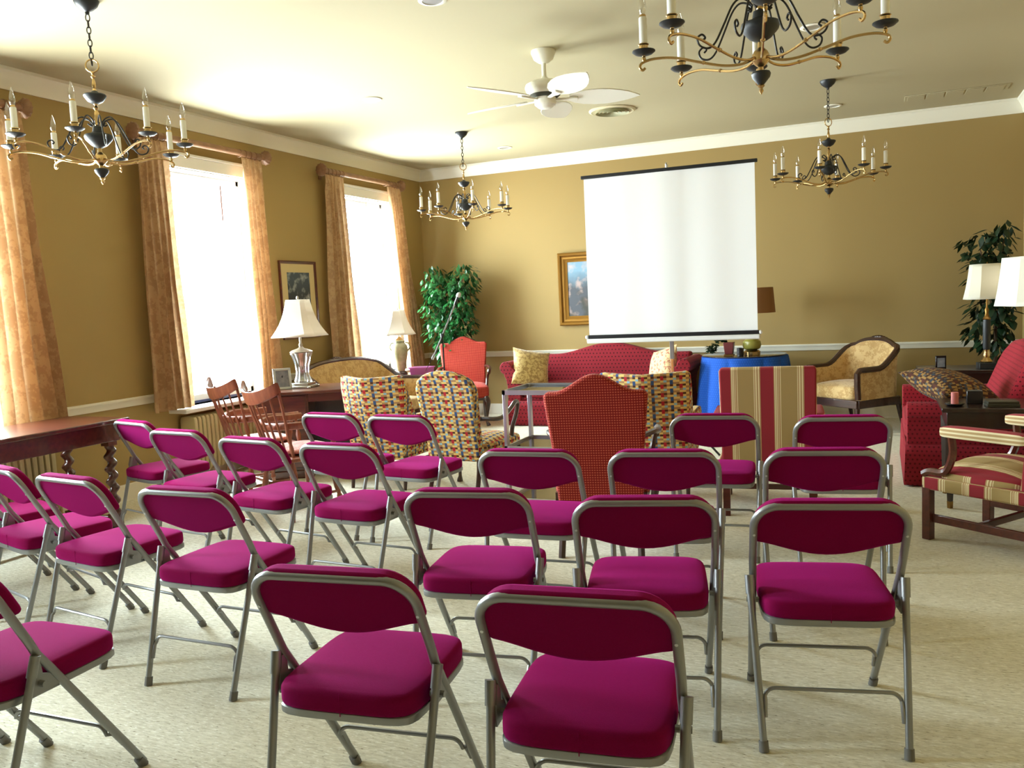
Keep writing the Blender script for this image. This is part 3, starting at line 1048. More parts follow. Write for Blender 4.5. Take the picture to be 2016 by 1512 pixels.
t = thing('settee', 'tan damask settee with carved dark crest rail under the framed print', 'settee', (-5.20, 7.47, 0), -pi/2)
bergere(t, .70, .62, .90, TAN, DARKWOOD, .65)

# ------------------------------------------------------------------ sofa and loveseat
t = thing('camelback_sofa', 'red dotted camelback sofa with rolled arms and skirt along the back wall', 'sofa', (-2.94, 9.80, 0), pi)
W_, D_ = .97, .86
m_ = MB()
out = [(-W_, .30), (W_, .30)]
for k in range(41):
    x = W_*(1-2*k/40)
    q = abs(x)/W_
    out.append((x, .775+.125*(.5+.5*cos(pi*min(1, q/.72)))))
ly = lambda c: -(c-.42)*.16
m_.prism(out, lambda a, c: (a, .06+ly(c), c), lambda a, c: (a, .21+ly(c), c))
m_.build('backrest', SOFARED, t, bev=.03, seg=3)
for sg in (-1, 1):
    prof = [(.86, .10), (1.02, .10), (1.02, .46), (1.035, .54), (1.06, .585)]
    for k in range(15):
        a = -pi*.42+(pi*1.42)*k/14
        prof.append((1.035+.075*cos(a), .672+.075*sin(a)))
    prof += [(.92, .655), (.875, .55), (.86, .44)]
    m_ = MB()
    m_.prism([(sg*a, c) for a, c in prof], lambda a, c: (a, .10, c), lambda a, c: (a, D_, c))
    m_.build('arm', SOFARED, t, bev=.012, seg=2)
m_ = MB(); m_.sbox((0, .50, .385), (1.74, .72, .15), p=8, crown=.02, n=14); m_.build('seat_cushion', SOFARED, t)
m_ = MB()
m_.bb(-.98, .98, .08, D_-.02, .12, .33)
m_.build('base', SOFARED, t, bev=.02)
m_ = MB()
def skirt(hw, d0, d1, z0, z1, gaps):
    pts = []
    for (xa, ya, xb, yb2) in ((-hw, d0, -hw, d1), (-hw, d1, hw, d1), (hw, d1, hw, d0)):
        for k in range(20): pts.append((xa+(xb-xa)*k/20, ya+(yb2-ya)*k/20))
    pts.append((hw, d0))
    n = len(pts)-1
    def fn(s, v):
        i = min(n, int(round(s*n)))
        x, y = pts[i]
        k = 1+.012*(1-v)+.004*sin(i*1.7)*(1-v)
        return (x*k, (y-.3)*(1+.016*(1-v))+.3, z0+(z1-z0)*v)
    return fn
m_.grid(60, 4, skirt(1.015, .06, D_+.005, .01, .29, ()))
m_.build('skirt', SOFARED, t, solid=.012, ang=60)

def pillow(name, label, w, th, fab, cat='cushion'):
    def post(a, b, e, q):
        k = (1-abs(a)**2.6)*(1-abs(b)**2.6)
        pin = 1-.10*(1-a*a)*abs(b)**3-.10*(1-b*b)*abs(a)**3
        return (a*w/2*(pin if abs(a) > .3 else 1), b*w/2*(pin if abs(b) > .3 else 1), (1 if e > 0 else -1)*(abs(e))*th/2*(k**.55)+.0)
    m_ = MB()
    m_.sbox((0, 0, 0), (w, w, th), p=20, n=14, post=post)
    o = m_.build(name, fab, ang=70)
    return tag(o, label, cat)
o = pillow('throw_cushion', 'square gold brocade cushion leaning in the window end of the red sofa', .46, .20, GOLD)
o.location = (-3.73, 9.12, .655)
o.rotation_euler = (radians(66), radians(12), radians(38))
o = pillow('throw_cushion', 'cream and red floral cushion at the screen-pole end of the red sofa', .44, .19, FLORAL)
o.location = (-2.18, 9.16, .645)
o.rotation_euler = (radians(70), radians(-14), radians(-40))

t = thing('loveseat', 'crimson woven skirted loveseat facing the windows, behind the dark end table', 'loveseat', (1.16, 7.15, 0), pi/2)
# local: +y faces -x of the room, x runs along the wall
for sg in (-1, 1):
    prof = [(.50, .10), (.64, .10), (.64, .46), (.655, .50)]
    for k in range(11):
        a = -.2+(pi+.2)*k/10
        prof.append((.585+.085*cos(a), .52+.075*sin(a)))
    m_ = MB()
    m_.prism([(sg*a, c) for a, c in prof], lambda a, c: (a, .12, c), lambda a, c: (a, .98, c))
    m_.build('arm', LOVERED, t, bev=.03, seg=3)
out = [(-.55, .30), (.55, .30), (.60, .80), (.56, .89), (.40, .96), (0, 1.0), (-.40, .96), (-.56, .89), (-.60, .80)]
m_ = MB()
ly2 = lambda c: -(c-.42)*.42
m_.prism(out, lambda a, c: (a, .22+ly2(c), c), lambda a, c: (a, .44+ly2(c), c))
m_.build('backrest', LOVERED, t, bev=.05, seg=3)
m_ = MB(); m_.sbox((0, .66, .37), (1.02, .66, .17), p=7, crown=.02, n=12); m_.build('seat_cushion', LOVERED, t)
m_ = MB(); m_.bb(-.62, .62, .10, .95, .10, .32); m_.build('base', LOVERED, t, bev=.02)
m_ = MB(); m_.grid(60, 4, skirt(.645, .10, .985, .01, .30, ())); m_.build('skirt', LOVERED, t, solid=.012, ang=60)
for sg in (-1, 1):
    for y in (.2, .9):
        m_ = MB(); m_.tube([(sg*.56, y, .12), (sg*.56, y, 0)], [.022, .014], 8); m_.build('leg', DARKWOOD, t)
o = pillow('throw_cushion', 'dark tapestry cushion lying on the near arm of the crimson loveseat', .50, .22, TAPDARK)
o.location = (.46, 6.72, .685)
o.rotation_euler = (radians(14), radians(10), radians(38))

# ------------------------------------------------------------------ wooden spindle chairs
def turned(m_, p0, p1, prof, n=10):
    """a turned post along p0->p1; prof = [(fraction, radius)]"""
    a, b = Vector(p0), Vector(p1)
    m_.tube([a+(b-a)*f for f, r in prof], [r for f, r in prof], n)
LEGP = [(0, .014), (.12, .016), (.20, .013), (.24, .020), (.28, .014), (.36, .021), (.55, .023), (.68, .014), (.72, .021), (.76, .014), (.9, .017), (1, .015)]
def spindle_chair(label):
    t = thing('spindle_back_chair', label, 'chair', group='spindle-back captain chairs')
    m_ = MB(); m_.sbox((0, .0, .425), (.50, .47, .04), p=5, n=10, crown=-.004); m_.build('seat', WARMWOOD, t)
    for sx in (-1, 1):
        for sy in (-1, 1):
            m_ = MB(); turned(m_, (sx*.17, sy*.15, .41), (sx*.22, sy*.20, 0), LEGP); m_.build('leg', WARMWOOD, t)
        m_ = MB(); turned(m_, (sx*.205, -.18, .15), (sx*.205, .18, .15), [(0, .009), (.5, .015), (1, .009)], 8); m_.build('stretcher', WARMWOOD, t)
    m_ = MB(); turned(m_, (-.205, 0, .15), (.205, 0, .15), [(0, .009), (.5, .015), (1, .009)], 8); m_.build('stretcher', WARMWOOD, t)
    # curved arm rail
    arcp = []
    for k in range(25):
        a = pi+pi*k/24
        arcp.append((.27*cos(a), -.03+.20*sin(a), .65+.015*abs(cos(a))))
    arm = [(-.285, .20, .655), (-.28, .10, .655)]+arcp+[(.28, .10, .655), (.285, .20, .655)]
    m_ = MB(); m_.tube(smoothpath(arm, 2), .018, 8, flat=1.5); m_.build('arm_rail', WARMWOOD, t)
    for sx in (-1, 1):
        m_ = MB(); turned(m_, (sx*.22, .14, .43), (sx*.275, .15, .645), [(0, .010), (.2, .013), (.45, .020), (.6, .011), (.7, .017), (.85, .010), (1, .010)], 8); m_.build('arm_post', WARMWOOD, t)
    # tall spindles up to the comb
    for k in range(9):
        f = (k-4)/4
        a = -pi/2+f*.95
        p0 = (.20*f, -.20+.05*f*f, .435)
        p1 = (.215*f, -.335+.10*f*f, .835+.06*f*f)
        m_ = MB()
        if abs(k-4) == 4: turned(m_, p0, p1, [(0, .010), (.15, .016), (.22, .011), (.3, .018), (.55, .010), (1, .011)], 8)
        else: turned(m_, p0, p1, [(0, .007), (.4, .0085), (1, .006)], 6)
        m_.build('spindle', WARMWOOD, t)
    # comb: curved board rising to ears
    def comb(s, v):
        f = -1+2*s
        x = .240*f
        y = -.345+.115*f*f
        top = .905+.065*abs(f)**2.6
        lowz = .815+.085*abs(f)**2.0
        z = lowz+(top-lowz)*v
        return x, y-(z-.86)*.28, z
    vs, fs, n = [], [], 24
    for i in range(n+1):
        for (v, d) in ((0, -.011), (.5, -.013), (1, -.010), (1, .010), (.5, .013), (0, .011)):
            x, y, z = comb(i/n, v)
            vs.append((x, y+d, z))
    for i in range(n):
        for j in range(6):
            fs.append((i*6+j, i*6+(j+1) % 6, (i+1)*6+(j+1) % 6, (i+1)*6+j))
    fs.append(tuple(range(6))); fs.append(tuple(range(n*6+5, n*6-1, -1)))
    MB().add(vs, fs).build('comb_rail', WARMWOOD, t, ang=50)
    return t
def seat_pad(label):
    m_ = MB(); m_.sbox((0, .02, .025), (.40, .38, .05), p=3.2, n=10, crown=.008)
    return tag(m_.build('seat_pad', PINKPAD, ang=60), label, 'seat pad', 'rose seat pads')
SC = ((-3.81, 4.86, -.40, 'wooden spindle-back captain chair nearer the folding chairs'),
      (-4.41, 5.16, -.45, 'wooden spindle-back captain chair nearer the radiator'))
s0 = at(spindle_chair(SC[0][3]), (SC[0][0], SC[0][1], 0), SC[0][2])
dup(s0, (SC[1][0], SC[1][1], 0), SC[1][2], SC[1][3])
at(seat_pad('rose patterned pad on the spindle-back chair nearer the folding chairs'), (SC[0][0], SC[0][1], .446), SC[0][2])
at(seat_pad('rose patterned pad on the spindle-back chair nearer the radiator'), (SC[1][0], SC[1][1], .446), SC[1][2])

# ------------------------------------------------------------------ tables and desk
t = thing('console_table', 'long dark console table with barley-twist legs under the nearest window', 'table', (-4.96, 3.30, 0))
m_ = MB(); m_.bb(-.30, .30, -.88, .88, .752, .78); m_.build('tabletop', MAHOG, t, bev=.008, seg=3)
m_ = MB(); m_.bb(-.25, .25, -.83, .83, .63, .752); m_.build('apron', MAHOG, t, bev=.004)
for sx in (-1, 1):
    for sy in (-1, 1):
        m_ = MB()
        x, y = sx*.205, sy*.775
        m_.bb(x-.035, x+.035, y-.035, y+.035, .60, .64)
        vs, fs, n, K = [], [], 72, 14
        for i in range(n+1):
            z = .13+(.60-.13)*i/n
            ph = 2*pi*(z-.13)/.085
            e_ = min(1, i/4, (n-i)/4)
            for k in range(K):
                a = 2*pi*k/K
                r = .031
                vs.append((x+.0115*e_*cos(ph)+r*cos(a), y+.0115*e_*sin(ph)+r*sin(a), z))
        for i in range(n):
            for k in range(K):
                l = (k+1) % K
                fs.append((i*K+k, i*K+l, (i+1)*K+l, (i+1)*K+k))
        m_.add(vs, fs)
        m_.bb(x-.034, x+.034, y-.034, y+.034, .05, .135)
        m_.lathe([(.018, 0), (.030, .012), (.032, .03), (.02, .05)], 12, c=(x, y, 0))
        m_.build('leg', MAHOG, t, ang=60)
m_ = MB()
m_.bb(-.018, .018, -.77, .77, .075, .115)
for sy in (-1, 1): m_.bb(-.2, .2, sy*.775-.018, sy*.775+.018, .075, .115)
m_.build('stretcher', MAHOG, t, bev=.005)

t = thing('kneehole_desk', 'mahogany kneehole desk with round-ended top and brass ring pull by the windows', 'desk', (-4.49, 6.24, 0), radians(30))
out = []
for k in range(48):
    a = 2*pi*k/48
    sx_ = 1 if cos(a) >= 0 else -1
    out.append((-.07+.60*sx_*abs(cos(a))**.62, .34*(1 if sin(a) >= 0 else -1)*abs(sin(a))**.62))
m_ = MB(); m_.prism(out, lambda a, c: (a, c, .735), lambda a, c: (a, c, .762)); m_.build('desktop', MAHOG, t, bev=.006)
for pc, hw in ((-.39, .22), (.31, .14)):
    m_ = MB(); m_.bb(pc-hw, pc+hw, -.27, .27, .07, .735); m_.build('pedestal', MAHOG, t, bev=.006)
    m_ = MB(); m_.bb(pc-hw-.008, pc+hw+.008, -.278, .278, 0, .07); m_.build('plinth', MAHOG, t, bev=.01)
    for (z0, z1) in ((.53, .72), (.32, .51), (.10, .30)):
        m_ = MB(); m_.bb(pc-hw+.02, pc+hw-.02, -.284, -.262, z0, z1); d_ = m_.build('drawer', MAHOG, t, bev=.004)
        m_ = MB()
        zc = (z0+z1)/2+.02
        m_.lathe([(.016, 0), (.012, .008), (.006, .016)], 12, M=Matrix.Translation((pc, -.284, zc)) @ Matrix.Rotation(pi/2, 4, 'X'))
        m_.tube([(pc+.018*sin(2*pi*k/14), -.300, zc-.020+.020*cos(2*pi*k/14)) for k in range(14)], .0028, 6, closed=True)
        m_.build('ring_pull', BRASS, d_)
m_ = MB(); m_.bb(-.17, .17, .20, .25, .07, .735); m_.build('back_panel', BLACKWOOD, t)
m_ = MB(); m_.bb(-.17, .17, -.26, .25, .66, .735); m_.build('apron', MAHOG, t)

t = thing('lamp_table', 'small red-brown side table behind the settee holding the vase lamp', 'table', (-4.92, 8.47, 0))
m_ = MB(); m_.bb(-.34, .34, -.23, .23, .635, .66); m_.build('tabletop', MAHOG, t, bev=.006)
m_ = MB(); m_.bb(-.30, .30, -.19, .19, .53, .635); m_.build('apron', MAHOG, t, bev=.003)
for sx in (-1, 1):
    for sy in (-1, 1):
        m_ = MB(); m_.tube([(sx*.28, sy*.17, .56), (sx*.28, sy*.17, 0)], [.024, .014], 4); m_.build('leg', MAHOG, t)

def end_table(label, loc, w, d, h, rz=0):
    t = thing('end_table', label, 'table', loc, rz)
    m_ = MB(); m_.bb(-w/2, w/2, -d/2, d/2, h-.028, h); m_.build('tabletop', BLACKWOOD, t, bev=.006)
    m_ = MB(); m_.bb(-w/2+.03, w/2-.03, -d/2+.03, d/2-.03, h-.13, h-.028); m_.build('apron', BLACKWOOD, t, bev=.003)
    for sx in (-1, 1):
        for sy in (-1, 1):
            m_ = MB(); m_.tube([(sx*(w/2-.05), sy*(d/2-.05), h-.11), (sx*(w/2-.05), sy*(d/2-.05), .07), (sx*(w/2-.05), sy*(d/2-.05), 0)], [.030, .018, .015], 4)
            m_.build('leg', BLACKWOOD, t)
            m_ = MB(); m_.tube([(sx*(w/2-.05), sy*(d/2-.05), 0), (sx*(w/2-.05), sy*(d/2-.05), .045)], [.0165, .0185], 4); m_.build('foot_cap', DARKBRASS, t)
    return t
end_table('near-black end table in front of the crimson loveseat, holding the candle', (.79, 6.12, 0), .86, .52, .645)
end_table('near-black end table in the far corner under the column lamp', (.78, 8.78, 0), .90, .55, .635)

# blue skirted table
t = thing('round_table', 'round table by the back wall hidden under a blue cloth', 'table', (-1.33, 9.32, 0))
m_ = MB(); m_.lathe([(0, .72), (.425, .72), (.43, .73), (.43, .745), (0, .745)], 40); m_.build('tabletop', DARKWOOD, t)
m_ = MB(); m_.lathe([(.20, 0), (.20, .03), (.05, .06), (.045, .4), (.05, .72)], 20); m_.build('pedestal', DARKWOOD, t)
def cloth(s, v):
    a = 2*pi*s
    if v < .3:
        r = .435*v/.3
        return (r*cos(a), r*sin(a), .7485)
    k = (v-.3)/.7
    w = k**.45
    r = .448+.055*k+(.075*(abs(sin(5.5*a+.9*sin(2*a)))**.8-.55)+.018*sin(7*a+1))*w
    return (r*cos(a), r*sin(a), .7485-.738*k)
m_ = MB(); m_.grid(176, 26, cloth)
o = m_.build('tablecloth', BLUECLOTH, ang=180)
o.location = (-1.33, 9.32, 0)
tag(o, 'blue dotted cloth hanging in folds to the floor from the round table', 'tablecloth')
m_ = MB(); m_.lathe([(0, 0), (.436, 0), (.44, .004), (.436, .008), (0, .008)], 48)
o = m_.build('glass_top', SMOKE)
o.location = (-1.33, 9.32, .750)
tag(o, 'round glass sheet lying on the blue tablecloth', 'glass sheet')
ZT = .759

# ------------------------------------------------------------------ glass cart
t = thing('media_cart', 'aluminium cart with three glass shelves between the tapestry and red lattice chairs', 'cart', (-2.06, 5.33, 0))
hw, hd = .24, .235
for sx in (-1, 1):
    for sy in (-1, 1):
        m_ = MB(); m_.box((sx*(hw-.012), sy*(hd-.020), .475), (.022, .040, .75)); m_.build('post', SILVER, t, bev=.002)
        m_ = MB()
        m_.lathe([(0, -.012), (.030, -.012), (.034, -.006), (.034, .006), (.030, .012), (0, .012)], 20, M=Matrix.Translation((sx*(hw-.02), sy*(hd-.03), .034)) @ Matrix.Rotation(pi/2, 4, 'Y'))
        m_.bb(sx*(hw-.02)-.018, sx*(hw-.02)+.018, sy*(hd-.03)-.012, sy*(hd-.03)+.012, .068, .10)
        m_.bb(sx*(hw-.02)-.018, sx*(hw-.02)-.014, sy*(hd-.03)-.012, sy*(hd-.03)+.012, .03, .07)
        m_.build('caster', BLACKMETAL, t)
for z, h in ((.85, .030), (.475, .026), (.125, .034)):
    m_ = MB()
    for sg in (-1, 1):
        m_.bb(-hw, hw, sg*(hd-.006)-.006, sg*(hd-.006)+.006, z-h, z)
        m_.bb(sg*(hw-.006)-.006, sg*(hw-.006)+.006, -hd, hd, z-h, z)
    f_ = m_.build('shelf_frame', SILVER, t)
    m_ = MB(); m_.bb(-hw+.012, hw-.012, -hd+.012, hd-.012, z-.020, z-.014); m_.build('glass_shelf', SMOKE, f_, smooth=False)
m_ = MB(); m_.lathe([(0, 0), (.028, 0), (.034, .02), (.034, .055), (.026, .066), (0, .068)], 20)
o = tag(m_.build('cup', PINKCUP), 'small pale pink cup on the middle glass shelf of the cart', 'cup')
o.location = (-1.90, 5.25, .461)

# ------------------------------------------------------------------ projection screen
t = thing('projection_screen', 'white tripod projection screen standing in front of the red sofa', 'projection screen', (-1.69, 7.45, 0), .035)
m_ = MB(); m_.grid(24, 16, lambda s, v: (-.745+1.49*s, -.020+.006*sin(s*9+1)*(v)+.004*sin(s*23), 1.095+1.405*v)); m_.build('screen_fabric', SCREEN, t, ang=180)
m_ = MB(); m_.bb(-.768, .768, -.035, -.005, 2.500, 2.530); m_.build('top_bar', BLACKMETAL, t, bev=.006)
m_ = MB(); m_.bb(-.755, .755, -.034, -.004, 1.062, 1.096); m_.build('roller_slot', BLACKMETAL, t, bev=.004)
m_ = MB(); m_.bb(-.765, .765, -.045, .010, 1.020, 1.062); m_.build('case', WHITEMETAL, t, bev=.010, seg=3)
m_ = MB()
for sg in (-1, 1): m_.lathe([(0, 0), (.014, 0), (.018, .012), (.012, .024), (0, .024)], 12, M=Matrix.Translation((sg*.757, -.02, 1.078)) @ Matrix.Rotation(sg*pi/2, 4, 'Y'))
m_.build('end_knob', WHITEMETAL, t)
m_ = MB(); m_.bb(-.018, .018, .012, .040, .86, 1.75); m_.build('pole_sleeve', SILVER, t, bev=.004)
m_ = MB(); m_.bb(-.013, .013, .015, .037, .30, .88); m_.build('pole', ORANGEWOOD, t, bev=.003)
m_ = MB(); m_.tube([(0, .026, 1.7), (0, .026, 2.56)], .010, 8); m_.tube([(0, .026, 2.56), (0, .0, 2.575), (0, -.022, 2.56), (0, -.02, 2.53)], .005, 6); m_.build('hanger', SILVER, t)
for k in range(3):
    a = pi/2+2*pi*k/3+.3
    m_ = MB(); m_.tube([(.02*cos(a), .026+.02*sin(a), .42), (.42*cos(a), .026+.42*sin(a), .012)], .010, 8); m_.build('leg', BLACKMETAL, t)
m_ = MB(); m_.lathe([(.03, .39), (.034, .40), (.034, .45), (.03, .46)], 16, c=(0, .026, 0)); m_.build('collar', BLACKMETAL, t)

# ------------------------------------------------------------------ microphone stand
t = thing('microphone_stand', 'black boom microphone stand with microphone in front of the ficus', 'microphone stand', (-4.36, 8.16, 0))
m_ = MB(); m_.tube([(0, 0, .03), (0, 0, 1.11)], .009, 8); m_.tube([(0, 0, .03), (0, 0, .62)], .013, 8); m_.build('pole', BLACKMETAL, t)
for k in range(3):
    a = 2*pi*k/3+.5
    m_ = MB(); m_.tube([(0, 0, .10), (.15*cos(a), .15*sin(a), .04), (.30*cos(a), .30*sin(a), .009)], .008, 8); m_.build('leg', BLACKMETAL, t)
m_ = MB(); m_.tube([(-.125, -.01, .87), (.0, 0, 1.11), (.17, .01, 1.44)], .0085, 8); m_.tube([(-.135, -.01, .85), (-.11, -.01, .90)], .016, 8); m_.build('boom', STEEL, t)
m_ = MB(); m_.lathe([(0, -.02), (.02, -.02), (.022, 0), (.02, .02), (0, .02)], 12, c=(0, 0, 1.11)); m_.build('clamp', BLACKMETAL, t)
m_ = MB(); d = Vector((.17, .01, .33)).normalized(); p = Vector((.165, .01, 1.43))
m_.tube([p, p+d*.10], [.012, .018], 10); mic = m_.build('microphone', BLACKMETAL, t)
m_ = MB(); m_.tube([p+d*.095, p+d*.10, p+d*.12, p+d*.14, p+d*.15], [.019, .024, .026, .020, .006], 12); m_.build('grille', STEEL, mic)
m_ = MB(); m_.tube(smoothpath([(.16, .0, 1.42), (.06, -.03, 1.20), (-.05, -.02, .98), (-.14, -.02, .84), (-.22, .02, .76), (-.30, .1, .70)], 6), .003, 6); m_.build('cable', BLACKMETAL, t)

t = thing('storage_box', 'lidded purple translucent plastic box on the lamp table', 'box', (-4.72, 8.30, .660), .1)
m_ = MB()
m_.prism([(-.12, -.08), (.12, -.08), (.12, .08), (-.12, .08)], lambda a, c: (a*.9, c*.9, 0), lambda a, c: (a, c, .085)); m_.build('tub', PURPLE, t, bev=.006)
m_ = MB(); m_.bb(-.128, .128, -.088, .088, .085, .098); m_.build('lid', PURPLE, t, bev=.004)

# ------------------------------------------------------------------ table lamps
def panel_shade(m_, r0, r1, h, sides=4, cut=.30, flare=.35, n=10):
    """bell shade with cut corners"""
    def ring(r):
        pts = []
        for k in range(sides):
            a = 2*pi*k/sides+pi/4
            ca = Vector((cos(a), sin(a), 0))*r*1.15
            nb = Vector((-sin(a), cos(a), 0))*r*cut
            pts += [ca-nb, ca+nb]
        return pts
    vs, fs, K = [], [], 2*sides
    for i in range(n+1):
        k = i/n
        r = r1+(r0-r1)*((1-k)*(1-flare)+flare*(1-k)**2.6)
        vs += [p+Vector((0, 0, h*k)) for p in ring(r)]
    for i in range(n):
        for k in range(K):
            fs.append((i*K+k, i*K+(k+1) % K, (i+1)*K+(k+1) % K, (i+1)*K+k))
    return m_.add(vs, fs)

t = thing('table_lamp', 'crystal table lamp with white bell shade on the kneehole desk', 'lamp', (-4.72, 6.16, .762), radians(12))
m_ = MB(); m_.bb(-.095, .095, -.095, .095, 0, .02); m_.bb(-.08, .08, -.08, .08, .02, .045)
for sx in (-1, 1):
    for sy in (-1, 1): m_.lathe([(0, 0), (.014, 0), (.018, .008), (.0, .02)], 8, c=(sx*.095, sy*.095, 0))
m_.build('base', PEWTER, t, bev=.006)
m_ = MB()
m_.lathe([(.070, .045), (.074, .06), (.060, .10), (.054, .14), (.060, .20), (.078, .26), (.094, .300), (.097, .31), (.07, .318)], 32, rib=(12, .05)); m_.build('crystal_body', CRYSTAL, t, ang=25)
m_ = MB(); m_.lathe([(.096, .312), (.102, .32), (.08, .335), (.03, .35), (.014, .365), (.018, .38), (.010, .40), (.012, .43), (.007, .46), (.006, .78), (.012, .79), (.008, .81), (0, .815)], 24); m_.build('stem', PEWTER, t)
m_ = MB(); panel_shade(m_, .215, .088, .325, cut=.22, flare=.55); s_ = m_.build('lamp_shade', SHADE, t, solid=.004, ang=30); s_.location = (0, 0, .455)
m_ = MB(); m_.tube([(-.09, 0, .776), (.09, 0, .776)], .003, 6); m_.tube([(0, -.09, .776), (0, .09, .776)], .003, 6); m_.build('harp', PEWTER, t)

t = thing('table_lamp', 'painted urn lamp with white shade in front of the far window', 'lamp', (-5.05, 8.40, .660), radians(20))
m_ = MB(); m_.lathe([(0, 0), (.075, 0), (.075, .02), (.055, .035), (.05, .045)], 24); m_.build('base', DARKWOOD, t)
m_ = MB(); m_.lathe([(.045, .045), (.05, .06), (.066, .14), (.086, .24), (.092, .29), (.082, .34), (.058, .365), (.062, .39), (.05, .40)], 28); m_.build('urn', PORCELAIN, t)
for sg in (-1, 1):
    m_ = MB(); m_.tube(smoothpath([(sg*.084, 0, .27), (sg*.115, 0, .31), (sg*.10, 0, .36), (sg*.066, 0, .37)], 5), .009, 8); m_.build('handle', PORCELAIN, t)
m_ = MB(); m_.lathe([(.05, .40), (.03, .42), (.008, .44), (.006, .74), (.010, .75), (0, .77)], 16); m_.build('stem', DARKBRASS, t)
m_ = MB(); panel_shade(m_, .175, .065, .29, cut=.28, flare=.5); s_ = m_.build('lamp_shade', SHADE, t, solid=.004, ang=30); s_.location = (0, 0, .46)
m_ = MB(); m_.tube([(-.06, 0, .74), (.06, 0, .74)], .003, 6); m_.build('harp', DARKBRASS, t)

t = thing('table_lamp', 'gold based lamp with brown shade behind the projection screen', 'lamp', (-1.235, 9.24, ZT))
m_ = MB(); m_.lathe([(0, 0), (.085, 0), (.088, .03), (.07, .045)], 28); m_.build('base', BRASS, t)
m_ = MB(); m_.lathe([(.05, .045), (.085, .065), (.098, .10), (.09, .14), (.05, .17), (.02, .19), (.016, .32)], 28); m_.build('body', GREENGLAZE, t)
m_ = MB(); m_.tube([(0, 0, .30), (0, 0, .72)], .006, 8); m_.tube([(-.21, 0, .70), (.21, 0, .70)], .003, 6); m_.build('stem', DARKBRASS, t)
m_ = MB(); m_.lathe([(.245, .44), (.225, .70)], 40); m_.build('lamp_shade', SHADETAN, t, solid=.004)

def column_lamp(label, loc, r0, r1, h, zs, rz, watts=2.4):
    t = thing('table_lamp', label, 'lamp', loc, rz)
    m_ = MB(); m_.bb(-.07, .07, -.07, .07, 0, .055); m_.build('base', NAVY, t, bev=.004)
    m_ = MB(); m_.lathe([(.045, .055), (.052, .065), (.04, .08), (.026, .10), (.03, .12), (.022, .15), (.026, .17)], 20); m_.build('foot', BRASS, t)
    m_ = MB(); m_.lathe([(.026, .17), (.031, .19), (.033, .40), (.030, .44)], 20); m_.build('column', NAVY, t)
    m_ = MB(); m_.lathe([(.030, .44), (.034, .45), (.02, .47), (.014, .50), (.018, .53), (.008, .55), (.006, zs+h-.01), (.01, zs+h), (0, zs+h+.02)], 16); m_.build('stem', DARKBRASS, t)
    m_ = MB(); panel_shade(m_, r0, r1, h, cut=.34, flare=.35); s_ = m_.build('lamp_shade', SHADECREAM, t, solid=.004, ang=30); s_.location = (0, 0, zs)
    m_ = MB(); m_.tube([(-r1, 0, zs+h-.03), (r1, 0, zs+h-.03)], .003, 6); m_.build('harp', DARKBRASS, t)
    pl_ = bpy.data.lights.new('lamp_bulb_light', 'POINT')      # this lamp is switched on, faintly
    pl_.energy = watts
    pl_.shadow_soft_size = .03
    pl_.color = (1, .98, .95)
    po = bpy.data.objects.new('lamp_bulb_light', pl_)
    COL.objects.link(po)
    po.parent = t
    po.location = (.05, 0, zs+h*.5)
    return t
column_lamp('dark column lamp with cream shade in front of the corner plant, whole shade in view', (.89, 8.66, .635), .165, .12, .31, .625, 0.12)
column_lamp('dark column lamp with cream shade nearer the camera, shade cut by the photo edge', (.94, 6.12, .645), .225, .19, .30, .615, .35, 3.2)

# ------------------------------------------------------------------ small things on tables
t = thing('photo_frame', 'small silver photo frame on the kneehole desk', 'picture frame', (-4.80, 5.98, .762), radians(48))
Mf = Matrix.Rotation(radians(-14), 4, 'X')
m_ = MB(); 
for sg in (-1, 1):
    m_.bb(sg*.066-.011, sg*.066+.011, -.006, .006, 0, .19, Mf)
m_.bb(-.077, .077, -.006, .006, 0, .022, Mf); m_.bb(-.077, .077, -.006, .006, .168, .19, Mf)
m_.build('frame', STEEL, t, bev=.003)
m_ = MB(); m_.bb(-.06, .06, -.001, .004, .018, .172, Mf); m_.build('photograph', PHOTO, t, smooth=False)
m_ = MB(); m_.tube([(0, .02, .12), (0, .085, .003)], .006, 4); m_.build('easel_leg', BLACKBOX, t)

t = thing('potted_plant', 'trailing green plant in an oxblood pot on the blue-skirted table', 'plant', (-1.46, 9.16, ZT))
m_ = MB(); m_.prism([(-.05, -.05), (.05, -.05), (.05, .05), (-.05, .05)], lambda a, c: (a*.8, c*.8, .012), lambda a, c: (a*1.1, c*1.1, .14)); m_.build('pot', POTRED, t, bev=.005)
m_ = MB(); m_.bb(-.05, .05, -.05, .05, 0, .012); m_.build('saucer', DARKBRASS, t)
def leaf(m_, p, d, L, w, up=None):
    d = d.normalized()
    sd_ = d.cross(Vector((0, 0, 1)))
    if sd_.length < .1: sd_ = Vector((1, 0, 0))
    sd_.normalize()
    nn = sd_.cross(d).normalized()
    a = p; b_ = p+d*L*.45+nn*L*.05; c = p+d*L
    m_.add([a, b_+sd_*w/2-nn*w*.12, c-nn*L*.06, b_-sd_*w/2-nn*w*.12, b_, p+d*L*.75+sd_*w*.3-nn*w*.12, p+d*L*.75-sd_*w*.3-nn*w*.12],
           [(0, 4, 1), (0, 3, 4), (4, 2, 5), (1, 4, 5), (4, 6, 2), (4, 3, 6)])
m_ = MB()
r_ = random.Random(3)
